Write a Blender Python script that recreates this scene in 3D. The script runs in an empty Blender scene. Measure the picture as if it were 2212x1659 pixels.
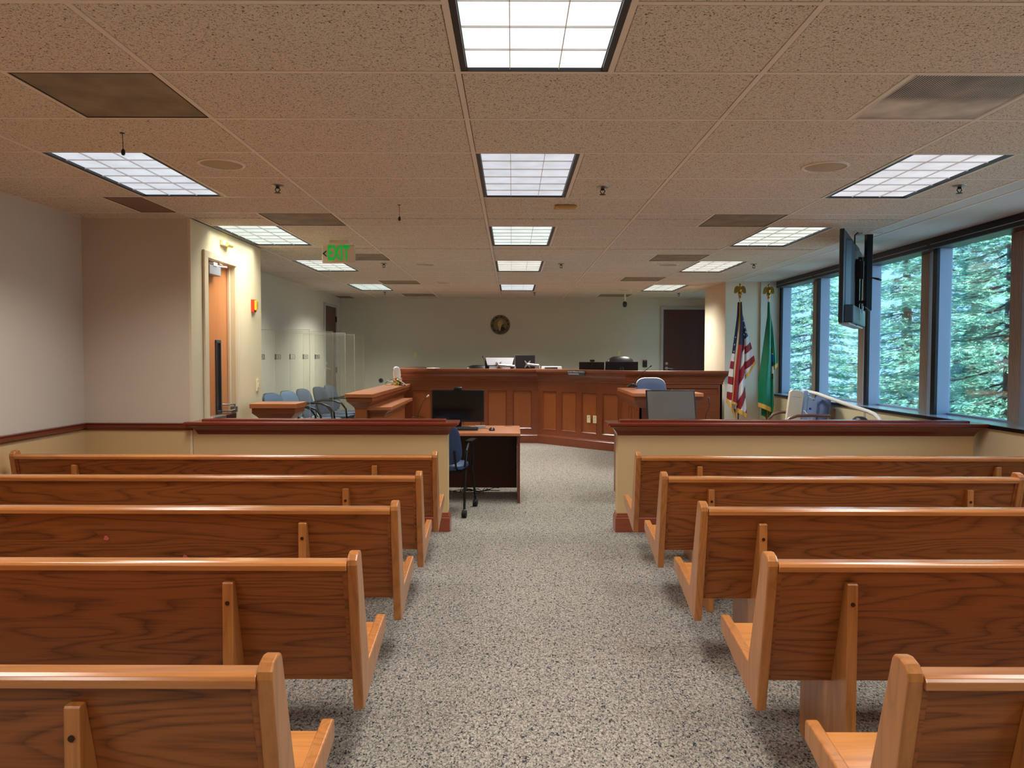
import bpy, bmesh, math, random
import numpy as np
from mathutils import Matrix, Vector
R = math.radians
random.seed(7)
C = bpy.context.scene.collection
S = bpy.context.scene

# ------------------------------------------------------------------ camera
H = 2.608            # ceiling height
HC = 1.474           # camera height
cam_d = bpy.data.cameras.new('camera')
cam = bpy.data.objects.new('camera', cam_d); C.objects.link(cam)
cam_d.sensor_width = 36.0
cam_d.lens = 1661.0/2212.0*36.0
cam_d.clip_start = 0.02; cam_d.clip_end = 300
cam.matrix_world = Matrix.Translation((0, 0, HC)) @ Matrix.Rotation(math.pi/2-0.0365, 4, 'X') @ Matrix.Rotation(0.00255, 4, 'Z')
S.camera = cam

# ------------------------------------------------------------------ exposure, world, sun
S.view_settings.view_transform = 'Standard'
S.view_settings.look = 'None'
S.view_settings.gamma = 1.0
S.view_settings.exposure = 0.12
S.view_settings.use_curve_mapping = False
try:
    S.cycles.use_denoising = True
    S.cycles.denoiser = 'OPENIMAGEDENOISE'
    S.cycles.denoising_input_passes = 'RGB_ALBEDO_NORMAL'
    S.cycles.max_bounces = 8
    S.cycles.diffuse_bounces = 5
    S.cycles.glossy_bounces = 3
    S.cycles.transparent_max_bounces = 16
    S.cycles.sample_clamp_indirect = 6.0
    S.cycles.caustics_reflective = False
    S.cycles.caustics_refractive = False
except Exception:
    pass
LAMP = 0.88           # radiance of the ceiling panels themselves
LAMP_W = 21.0        # each fixture's tubes, aimed down by its lens
SKY = 5.5
SUN = 42.0
w = bpy.data.worlds.new('world'); S.world = w; w.use_nodes = True
nt = w.node_tree; nt.nodes.clear()
wo = nt.nodes.new('ShaderNodeOutputWorld'); bg = nt.nodes.new('ShaderNodeBackground')
sky = nt.nodes.new('ShaderNodeTexSky'); sky.sky_type = 'HOSEK_WILKIE'; sky.sun_direction = Vector((0.25, -0.75, 0.75)).normalized(); sky.turbidity = 4.0
mx = nt.nodes.new('ShaderNodeMix'); mx.data_type = 'RGBA'; mx.inputs[0].default_value = 0.75
mx.inputs[7].default_value = (0.31, 0.64, 1.0, 1)
nt.links.new(sky.outputs[0], mx.inputs[6]); nt.links.new(mx.outputs[2], bg.inputs[0]); bg.inputs[1].default_value = SKY
nt.links.new(bg.outputs[0], wo.inputs[0])
sd = bpy.data.lights.new('sun', 'SUN'); sd.energy = SUN; sd.angle = R(0.6); sd.color = (0.80, 0.96, 1.0)
so = bpy.data.objects.new('sun', sd); C.objects.link(so); so.location = (10, -5, 15)
so.rotation_euler = Vector((-0.10, 0.62, -0.80)).to_track_quat('-Z', 'Y').to_euler()

# ------------------------------------------------------------------ materials
def lin(c):
    o = []
    for v in c[:3]:
        v = v/255.0
        o.append(v/12.92 if v <= 0.04045 else ((v+0.055)/1.055)**2.4)
    return tuple(o)+(1.0,)

def mat(name, col, rough=0.6, metal=0.0, coat=0.0, spec=0.5, bump=None, mottled=None):
    m = bpy.data.materials.new(name); m.use_nodes = True
    n = m.node_tree.nodes; l = m.node_tree.links; b = n['Principled BSDF']
    c = lin(col) if max(col) > 1.0 else tuple(col)+(1.0,)
    b.inputs['Base Color'].default_value = c
    b.inputs['Roughness'].default_value = rough; b.inputs['Metallic'].default_value = metal
    b.inputs['Coat Weight'].default_value = coat; b.inputs['Coat Roughness'].default_value = 0.15
    b.inputs['Specular IOR Level'].default_value = spec
    tc = n.new('ShaderNodeTexCoord')
    nz = n.new('ShaderNodeTexNoise'); nz.inputs['Scale'].default_value = (mottled[0] if mottled else 3.0); nz.inputs['Detail'].default_value = 3
    l.new(tc.outputs['Object'], nz.inputs['Vector'])
    amt = mottled[1] if mottled else 0.06
    mr = n.new('ShaderNodeMapRange'); mr.inputs['To Min'].default_value = 1-amt; mr.inputs['To Max'].default_value = 1+amt
    l.new(nz.outputs['Fac'], mr.inputs['Value'])
    mm = n.new('ShaderNodeVectorMath'); mm.operation = 'SCALE'; mm.inputs[0].default_value = c[:3]
    l.new(mr.outputs[0], mm.inputs['Scale']); l.new(mm.outputs[0], b.inputs['Base Color'])
    if bump:
        bz = n.new('ShaderNodeTexNoise'); bz.inputs['Scale'].default_value = bump[0]; bz.inputs['Detail'].default_value = 2
        l.new(tc.outputs['Object'], bz.inputs['Vector'])
        bp = n.new('ShaderNodeBump'); bp.inputs['Strength'].default_value = bump[1]; bp.inputs['Distance'].default_value = 0.002
        l.new(bz.outputs['Fac'], bp.inputs['Height']); l.new(bp.outputs[0], b.inputs['Normal'])
    return m

def wood(name, base, dark, axis='X', rough=0.34, coat=0.3, rings=11.0, contrast=1.0, along=0.55, across=5.5):
    """oak / cherry: contour lines of a stretched noise give the cathedral figure, fine noise the pores"""
    m = bpy.data.materials.new(name); m.use_nodes = True
    n = m.node_tree.nodes; l = m.node_tree.links; b = n['Principled BSDF']
    tc = n.new('ShaderNodeTexCoord'); oi = n.new('ShaderNodeObjectInfo')
    ad = n.new('ShaderNodeVectorMath'); ad.operation = 'ADD'
    sc = n.new('ShaderNodeVectorMath'); sc.operation = 'SCALE'; sc.inputs[0].default_value = (37, 23, 51)
    l.new(oi.outputs['Random'], sc.inputs['Scale']); l.new(tc.outputs['Object'], ad.inputs[0]); l.new(sc.outputs[0], ad.inputs[1])
    def mp(a, c):
        v = {'X': (a, c, c), 'Y': (c, a, c), 'Z': (c, c, a)}[axis]
        q = n.new('ShaderNodeVectorMath'); q.operation = 'MULTIPLY'; q.inputs[1].default_value = v
        l.new(ad.outputs[0], q.inputs[0]); return q.outputs[0]
    n1 = n.new('ShaderNodeTexNoise'); n1.inputs['Scale'].default_value = 1.0; n1.inputs['Detail'].default_value = 1.5; n1.inputs['Roughness'].default_value = 0.45
    l.new(mp(along, across), n1.inputs['Vector'])
    mu = n.new('ShaderNodeMath'); mu.operation = 'MULTIPLY'; mu.inputs[1].default_value = rings
    fr = n.new('ShaderNodeMath'); fr.operation = 'FRACT'
    l.new(n1.outputs['Fac'], mu.inputs[0]); l.new(mu.outputs[0], fr.inputs[0])
    rp = n.new('ShaderNodeValToRGB'); e = rp.color_ramp.elements
    e[0].position = 0.0; e[0].color = (0.05, 0.05, 0.05, 1); e[1].position = 1.0; e[1].color = (0.35, 0.35, 0.35, 1)
    for p, v in ((0.12, 0.35), (0.45, 0.85), (0.8, 0.75)):
        q = e.new(p); q.color = (v, v, v, 1)
    l.new(fr.outputs[0], rp.inputs['Fac'])
    n2 = n.new('ShaderNodeTexNoise'); n2.inputs['Scale'].default_value = 1.0; n2.inputs['Detail'].default_value = 3
    l.new(mp(7.0, 150.0), n2.inputs['Vector'])
    n3 = n.new('ShaderNodeTexNoise'); n3.inputs['Scale'].default_value = 1.0; n3.inputs['Detail'].default_value = 1
    l.new(mp(0.5, 3.0), n3.inputs['Vector'])
    a1 = n.new('ShaderNodeMath'); a1.operation = 'MULTIPLY_ADD'; a1.inputs[1].default_value = 0.55*contrast; 
    l.new(rp.outputs['Color'], a1.inputs[0])
    a2 = n.new('ShaderNodeMath'); a2.operation = 'MULTIPLY_ADD'; a2.inputs[1].default_value = 0.75*contrast; a2.inputs[2].default_value = -0.32*contrast+0.1
    l.new(n2.outputs['Fac'], a2.inputs[0]); l.new(a2.outputs[0], a1.inputs[2])
    a3 = n.new('ShaderNodeMath'); a3.operation = 'MULTIPLY_ADD'; a3.inputs[1].default_value = 0.5; a3.use_clamp = True
    l.new(n3.outputs['Fac'], a3.inputs[0]); l.new(a1.outputs[0], a3.inputs[2])
    a4 = n.new('ShaderNodeMath'); a4.operation = 'ADD'; a4.inputs[1].default_value = (1-contrast)*0.4-0.1; a4.use_clamp = True
    l.new(a3.outputs[0], a4.inputs[0])
    mx = n.new('ShaderNodeMix'); mx.data_type = 'RGBA'
    mx.inputs[6].default_value = lin(dark); mx.inputs[7].default_value = lin(base)
    l.new(a4.outputs[0], mx.inputs[0]); l.new(mx.outputs[2], b.inputs['Base Color'])
    b.inputs['Roughness'].default_value = rough; b.inputs['Coat Weight'].default_value = coat; b.inputs['Coat Roughness'].default_value = 0.2
    return m

M = {}
OAK_B, OAK_D = (210, 140, 76), (160, 98, 46)
M['oak_x'] = wood('oak_board', OAK_B, OAK_D, 'X')
M['oak_panel'] = wood('oak_panel', (172, 100, 44), (84, 42, 14), 'X', rough=0.42, coat=0.12, contrast=1.3, rings=17, across=6.5, along=.8)
M['oak_z'] = wood('oak_upright', (194, 126, 66), (140, 84, 38), 'Z', contrast=0.95, rings=15)
M['oak_rail'] = wood('oak_rail', (200, 130, 70), (156, 92, 44), 'X', rough=0.22, coat=0.7, contrast=0.9)
M['cherry_x'] = wood('cherry_board', (140, 74, 40), (102, 48, 24), 'X', rough=0.3, coat=0.3, contrast=0.45)
M['cherry_y'] = wood('cherry_board_deep', (184, 114, 68), (150, 84, 46), 'Y', rough=0.3, coat=0.3, contrast=0.5)
M['cherry_z'] = wood('cherry_panel', (160, 90, 44), (124, 64, 28), 'Z', rough=0.34, coat=0.25, contrast=0.5)
M['cap'] = wood('partition_cap_wood', (128, 50, 28), (92, 30, 16), 'X', rough=0.26, coat=0.5, contrast=0.4)
M['caprail_y'] = wood('chair_rail_wood', (120, 50, 30), (88, 32, 18), 'Y', rough=0.3, coat=0.4, contrast=0.4)
M['base_wood'] = wood('base_wood', (150, 76, 46), (120, 54, 30), 'X', rough=0.35, coat=0.3, contrast=0.5)
M['desk_top'] = wood('desk_laminate', (196, 128, 88), (170, 100, 62), 'X', rough=0.3, coat=0.2, contrast=0.5)
M['desk_side'] = wood('desk_side_laminate', (120, 62, 38), (92, 42, 24), 'Z', rough=0.4, coat=0.1, contrast=0.5)
M['desk_dark'] = mat('desk_modesty_dark', (74, 38, 24), 0.5)
M['door_orange'] = wood('door_maple', (212, 138, 82), (186, 112, 60), 'Z', rough=0.35, coat=0.2, contrast=0.55, rings=5)
M['door_dark'] = wood('door_walnut', (88, 48, 36), (66, 32, 24), 'Z', rough=0.4, coat=0.1, contrast=0.4, rings=5)
M['paint'] = mat('wall_paint', (206, 194, 174), 0.75, bump=(180, 0.15), mottled=(2, 0.02))
M['paint_cream'] = mat('wall_paint_cream', (222, 208, 170), 0.7, bump=(180, 0.15), mottled=(2, 0.02))
M['paint_back'] = mat('wall_paint_grey', (206, 204, 186), 0.75, mottled=(2, 0.02))
M['paint_tan'] = mat('wall_paint_tan', (208, 176, 124), 0.7, bump=(180, 0.15), mottled=(2, 0.02))
M['paint_soffit'] = mat('soffit_paint', (206, 208, 208), 0.6, mottled=(2, 0.02))
M['door_trim'] = mat('door_frame_paint', (226, 208, 172), 0.4)
M['white_trim'] = mat('door_frame_grey', (176, 178, 174), 0.4)
M['black'] = mat('black_plastic', (16, 16, 18), 0.4)
M['blackmetal'] = mat('black_metal', (14, 14, 15), 0.3, 0.3)
M['tvback'] = mat('television_back_plastic', (36, 44, 48), 0.45)
M['screen'] = mat('dark_screen', (10, 10, 10), 0.12, spec=0.8)
M['screen_reflection'] = mat('grey_reflection_screen', (92, 90, 86), 0.12, coat=1.0, spec=1.0)  # ceiling reflection put into the grey base colour, coat adds gloss
M['silver'] = mat('silver_metal', (190, 190, 188), 0.3, 0.9)
M['steel'] = mat('brushed_steel', (150, 150, 146), 0.35, 0.85)
M['greyplastic'] = mat('grey_plastic', (150, 150, 152), 0.45)
M['darkgrey'] = mat('dark_grey_plastic', (60, 62, 62), 0.5)
M['white'] = mat('white_plastic', (232, 230, 224), 0.45)
M['beige_device'] = mat('beige_plastic', (224, 212, 192), 0.45)
M['blue_device'] = mat('pale_blue_plastic', (168, 192, 232), 0.4)
M['ivory'] = mat('ivory_plastic', (228, 216, 174), 0.45)
M['smoke'] = mat('yellowed_plastic', (196, 156, 88), 0.45)
M['blue_cloth'] = mat('blue_upholstery', (92, 116, 146), 0.6, bump=(500, 0.3), mottled=(30, 0.08))
M['blue_cloth2'] = mat('dark_blue_upholstery', (46, 68, 106), 0.5, bump=(500, 0.3), mottled=(30, 0.08))
M['slate_cloth'] = mat('slate_upholstery', (96, 116, 158), 0.7)
M['leather'] = mat('black_leather', (20, 20, 20), 0.3, coat=0.2)
M['brass'] = mat('brass', (176, 136, 60), 0.25, 1.0)
M['navy'] = mat('navy_cloth', (26, 30, 66), 0.65)
M['red'] = mat('red_cloth', (140, 28, 44), 0.6)
M['flagwhite'] = mat('white_cloth', (216, 214, 220), 0.65)
M['fringe'] = mat('gold_fringe', (214, 168, 76), 0.7, mottled=(400, 0.25))
M['green'] = mat('green_cloth', (0, 116, 82), 0.55)
M['blue_print'] = mat('blue_print', (30, 80, 200), 0.6)
M['alarm_red'] = mat('alarm_red', (214, 60, 24), 0.4)
M['alarm_yellow'] = mat('alarm_yellow', (244, 190, 50), 0.4)
M['red_led'] = mat('red_indicator', (220, 40, 60), 0.4)
M['mullion'] = mat('dark_anodised_metal', (30, 27, 26), 0.35, 0.4)
M['alu'] = mat('grey_aluminium', (176, 164, 152), 0.5, 0.1)
M['alu_sky_blue'] = mat('sky_tinted_aluminium', (158, 168, 186), 0.45, 0.1)  # same aluminium as the grey one, sky blue put into its colour
M['sill_top'] = mat('sill_metal', (190, 210, 225), 0.22, 0.6)
M['pink'] = mat('pink_sticker', (214, 110, 110), 0.6)
M['bark'] = mat('bark', (84, 62, 52), 0.9, bump=(20, 1.0))
M['vent_dark'] = mat('vent_dark', (50, 44, 38), 0.7)
M['seal_field'] = mat('seal_olive_field', (126, 108, 72), 0.5)
M['seal_dark'] = mat('seal_dark_ring', (38, 22, 24), 0.5)
M['seal_skin'] = mat('seal_ochre', (200, 168, 104), 0.5)
M['seal_rim'] = mat('seal_rim', (150, 140, 125), 0.35, 0.4)
M['exit_face'] = mat('exit_face', (226, 206, 184), 0.45)
M['print_mix'] = mat('printed_card', (120, 130, 90), 0.5, mottled=(60, 0.8))

# printed tissue box: coloured blobs
def blob_mat(name, cols, scale):
    m = bpy.data.materials.new(name); m.use_nodes = True
    n = m.node_tree.nodes; l = m.node_tree.links; b = n['Principled BSDF']
    tc = n.new('ShaderNodeTexCoord'); v = n.new('ShaderNodeTexVoronoi'); v.inputs['Scale'].default_value = scale
    l.new(tc.outputs['Object'], v.inputs['Vector'])
    sp = n.new('ShaderNodeSeparateColor'); l.new(v.outputs['Color'], sp.inputs[0])
    rp = n.new('ShaderNodeValToRGB'); rp.color_ramp.interpolation = 'CONSTANT'; e = rp.color_ramp.elements
    e[0].color = lin(cols[0]); e[1].position = 1.0/len(cols); e[1].color = lin(cols[1])
    for i, c in enumerate(cols[2:]):
        q = e.new((i+2)/len(cols)); q.color = lin(c)
    l.new(sp.outputs[0], rp.inputs[0]); l.new(rp.outputs[0], b.inputs['Base Color']); return m
M['tissue_print'] = blob_mat('tissue_print', [(90, 140, 60), (200, 60, 50), (230, 225, 210), (60, 90, 70), (220, 200, 120)], 38)

def carpet():
    m = bpy.data.materials.new('speckled_carpet'); m.use_nodes = True
    n = m.node_tree.nodes; l = m.node_tree.links; b = n['Principled BSDF']
    tc = n.new('ShaderNodeTexCoord')
    def noise(s, d=2, r=0.5, dist=0.0, st=(1, 1, 1), off=(0, 0, 0)):
        mp = n.new('ShaderNodeMapping'); mp.inputs['Scale'].default_value = st; mp.inputs['Location'].default_value = off
        l.new(tc.outputs['Object'], mp.inputs[0])
        q = n.new('ShaderNodeTexNoise'); q.inputs['Scale'].default_value = s; q.inputs['Detail'].default_value = d
        q.inputs['Roughness'].default_value = r; q.inputs['Distortion'].default_value = dist
        l.new(mp.outputs[0], q.inputs['Vector']); return q.outputs['Fac']
    def ramp(f, stops):
        r = n.new('ShaderNodeValToRGB'); e = r.color_ramp.elements
        e[0].position, e[0].color = stops[0][0], (stops[0][1],)*3+(1,)
        e[1].position, e[1].color = stops[-1][0], (stops[-1][1],)*3+(1,)
        for p, v in stops[1:-1]:
            q = e.new(p); q.color = (v, v, v, 1)
        l.new(f, r.inputs[0]); return r.outputs[0]
    def mix(f, a, b2):
        q = n.new('ShaderNodeMix'); q.data_type = 'RGBA'
        l.new(f, q.inputs[0])
        for s, v in ((6, a), (7, b2)):
            if isinstance(v, tuple): q.inputs[s].default_value = v
            else: l.new(v, q.inputs[s])
        return q.outputs[2]
    f1 = noise(105, 3, 0.6, 0.6, (1, 0.62, 1))
    c = mix(ramp(f1, [(0.36, 0.0), (0.66, 1.0)]), lin((106, 101, 94)), lin((180, 171, 157)))
    f2 = noise(88, 2.5, 0.55, 1.3, (1, 0.62, 1), (3, 7, 1))
    c = mix(ramp(f2, [(0.375, 1.0), (0.46, 0.0)]), c, lin((48, 48, 56)))
    f3 = noise(60, 2, 0.5, 0.5, (1, 1, 1), (13, 2, 5))
    c = mix(ramp(f3, [(0.66, 0.0), (0.72, 0.55)]), c, lin((130, 82, 70)))
    f4 = noise(64, 2, 0.5, 0.5, (1, 1, 1), (1, 22, 8))
    c = mix(ramp(f4, [(0.66, 0.0), (0.72, 0.6)]), c, lin((60, 96, 92)))
    l.new(c, b.inputs['Base Color']); b.inputs['Roughness'].default_value = 0.95; b.inputs['Specular IOR Level'].default_value = 0.1
    bp = n.new('ShaderNodeBump'); bp.inputs['Strength'].default_value = 0.5; bp.inputs['Distance'].default_value = 0.004
    l.new(f1, bp.inputs['Height']); l.new(bp.outputs[0], b.inputs['Normal'])
    return m
M['carpet'] = carpet()

def tile_mat():
    m = bpy.data.materials.new('fissured_ceiling_tile'); m.use_nodes = True
    n = m.node_tree.nodes; l = m.node_tree.links; b = n['Principled BSDF']
    tc = n.new('ShaderNodeTexCoord')
    base, dark = lin((222, 218, 206)), lin((102, 84, 70))
    q = n.new('ShaderNodeTexNoise'); q.inputs['Scale'].default_value = 118; q.inputs['Detail'].default_value = 2.0; q.inputs['Distortion'].default_value = 0.9
    mp = n.new('ShaderNodeMapping'); mp.inputs['Scale'].default_value = (1.0, 1.0, 1)
    l.new(tc.outputs['Object'], mp.inputs[0]); l.new(mp.outputs[0], q.inputs['Vector'])
    r = n.new('ShaderNodeValToRGB'); e = r.color_ramp.elements
    e[0].position = 0.345; e[0].color = (1, 1, 1, 1); e[1].position = 0.405; e[1].color = (0, 0, 0, 1)
    l.new(q.outputs['Fac'], r.inputs[0])
    q2 = n.new('ShaderNodeTexNoise'); q2.inputs['Scale'].default_value = 170; q2.inputs['Detail'].default_value = 2
    l.new(tc.outputs['Object'], q2.inputs['Vector'])
    r2 = n.new('ShaderNodeValToRGB'); e = r2.color_ramp.elements
    e[0].position = 0.33; e[0].color = (0.6, 0.6, 0.6, 1); e[1].position = 0.45; e[1].color = (0, 0, 0, 1)
    l.new(q2.outputs['Fac'], r2.inputs[0])
    ad = n.new('ShaderNodeMath'); ad.operation = 'MAXIMUM'; l.new(r.outputs[0], ad.inputs[0]); l.new(r2.outputs[0], ad.inputs[1])
    mx = n.new('ShaderNodeMix'); mx.data_type = 'RGBA'; mx.inputs[6].default_value = base; mx.inputs[7].default_value = dark
    l.new(ad.outputs[0], mx.inputs[0]); l.new(mx.outputs[2], b.inputs['Base Color'])
    b.inputs['Roughness'].default_value = 0.9; b.inputs['Specular IOR Level'].default_value = 0.1
    return m
M['tile'] = tile_mat()
M['grid'] = mat('ceiling_grid_paint', (230, 223, 212), 0.45)

def vent_mat(name, sx, sy, c0, c1):
    m = bpy.data.materials.new(name); m.use_nodes = True
    n = m.node_tree.nodes; l = m.node_tree.links; b = n['Principled BSDF']
    tc = n.new('ShaderNodeTexCoord'); sp = n.new('ShaderNodeSeparateXYZ'); l.new(tc.outputs['Object'], sp.inputs[0])
    outs = []
    for i, s in ((0, sx), (1, sy)):
        a = n.new('ShaderNodeMath'); a.operation = 'MULTIPLY'; a.inputs[1].default_value = s; l.new(sp.outputs[i], a.inputs[0])
        k = n.new('ShaderNodeMath'); k.operation = 'SINE'; l.new(a.outputs[0], k.inputs[0]); outs.append(k)
    mu = n.new('ShaderNodeMath'); mu.operation = 'MAXIMUM'; l.new(outs[0].outputs[0], mu.inputs[0]); l.new(outs[1].outputs[0], mu.inputs[1])
    mr = n.new('ShaderNodeMapRange'); mr.inputs[1].default_value = -0.2; mr.inputs[2].default_value = 0.6; l.new(mu.outputs[0], mr.inputs[0])
    nz = n.new('ShaderNodeTexNoise'); nz.inputs['Scale'].default_value = 5; l.new(tc.outputs['Object'], nz.inputs['Vector'])
    sc = n.new('ShaderNodeMapRange'); sc.inputs[1].default_value = 0.3; sc.inputs[2].default_value = 0.7; sc.inputs[3].default_value = 0.6; sc.inputs[4].default_value = 1.15
    l.new(nz.outputs[0], sc.inputs[0])
    mx = n.new('ShaderNodeMix'); mx.data_type = 'RGBA'; mx.inputs[6].default_value = lin(c0); mx.inputs[7].default_value = lin(c1)
    l.new(mr.outputs[0], mx.inputs[0])
    v = n.new('ShaderNodeVectorMath'); v.operation = 'SCALE'; l.new(mx.outputs[2], v.inputs[0]); l.new(sc.outputs[0], v.inputs['Scale'])
    l.new(v.outputs[0], b.inputs['Base Color']); b.inputs['Roughness'].default_value = 0.6
    return m
M['vent'] = vent_mat('perforated_metal', 700, 700, (54, 48, 38), (166, 152, 128))
M['vent_rib'] = vent_mat('ribbed_perforated_metal', 520, 10, (60, 58, 50), (214, 210, 198))
M['vent_plain'] = mat('brown_perforated_metal', (128, 104, 90), 0.6)

def emit_panel(name, col, strength):
    m = bpy.data.materials.new(name); m.use_nodes = True
    n = m.node_tree.nodes; l = m.node_tree.links; n.clear()
    o = n.new('ShaderNodeOutputMaterial'); e = n.new('ShaderNodeEmission')
    tc = n.new('ShaderNodeTexCoord'); v = n.new('ShaderNodeTexNoise'); v.inputs['Scale'].default_value = 6
    l.new(tc.outputs['Object'], v.inputs['Vector'])
    mr = n.new('ShaderNodeMapRange'); mr.inputs[1].default_value = 0.3; mr.inputs[2].default_value = 0.7; mr.inputs[3].default_value = strength*0.9; mr.inputs[4].default_value = strength*1.1
    l.new(v.outputs[0], mr.inputs[0]); l.new(mr.outputs[0], e.inputs[1]); e.inputs[0].default_value = col+(1,)
    l.new(e.outputs[0], o.inputs[0]); return m

def thin_glass(name, tint, refl=0.06, milk=0.0):
    m = bpy.data.materials.new(name); m.use_nodes = True
    n = m.node_tree.nodes; l = m.node_tree.links; n.clear()
    o = n.new('ShaderNodeOutputMaterial'); t = n.new('ShaderNodeBsdfTransparent'); t.inputs[0].default_value = tint+(1,)
    g = n.new('ShaderNodeBsdfGlossy'); g.inputs['Roughness'].default_value = 0.02
    fr = n.new('ShaderNodeFresnel'); fr.inputs[0].default_value = 1.3
    mu = n.new('ShaderNodeMath'); mu.operation = 'MULTIPLY_ADD'; mu.inputs[1].default_value = 0.7; mu.inputs[2].default_value = refl*0.3; mu.use_clamp = True
    l.new(fr.outputs[0], mu.inputs[0])
    mx = n.new('ShaderNodeMixShader'); l.new(mu.outputs[0], mx.inputs[0]); l.new(t.outputs[0], mx.inputs[1]); l.new(g.outputs[0], mx.inputs[2])
    last = mx
    if milk:
        d = n.new('ShaderNodeBsdfDiffuse'); d.inputs[0].default_value = (0.75, 0.75, 0.7, 1)
        m2 = n.new('ShaderNodeMixShader'); m2.inputs[0].default_value = milk
        l.new(mx.outputs[0], m2.inputs[1]); l.new(d.outputs[0], m2.inputs[2]); last = m2
    l.new(last.outputs[0], o.inputs[0]); return m
M['glass'] = thin_glass('window_glass', (0.93, 0.98, 0.98))
M['acrylic'] = thin_glass('clear_acrylic', (0.985, 0.985, 0.975), 0.03, 0.02)
M['acrylic_edge'] = mat('acrylic_edge', (176, 172, 150), 0.3)

def needles():
    m = bpy.data.materials.new('conifer_needles'); m.use_nodes = True
    n = m.node_tree.nodes; l = m.node_tree.links; b = n['Principled BSDF']; o = n['Material Output']
    tc = n.new('ShaderNodeTexCoord'); q = n.new('ShaderNodeTexNoise'); q.inputs['Scale'].default_value = 1.6; q.inputs['Detail'].default_value = 4
    l.new(tc.outputs['Object'], q.inputs['Vector'])
    r = n.new('ShaderNodeValToRGB'); e = r.color_ramp.elements
    e[0].position = 0.3; e[0].color = lin((84, 140, 130)); e[1].position = 0.7; e[1].color = lin((176, 214, 182))
    l.new(q.outputs[0], r.inputs[0]); l.new(r.outputs[0], b.inputs['Base Color']); b.inputs['Roughness'].default_value = 0.5
    tr = n.new('ShaderNodeBsdfTranslucent'); l.new(r.outputs[0], tr.inputs[0])
    mx = n.new('ShaderNodeMixShader'); mx.inputs[0].default_value = 0.35
    l.new(b.outputs[0], mx.inputs[1]); l.new(tr.outputs[0], mx.inputs[2]); l.new(mx.outputs[0], o.inputs[0])
    return m
M['needles'] = needles()
M['grass'] = mat('asphalt_and_mulch', (104, 106, 108), 0.9, mottled=(4, 0.3))

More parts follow.
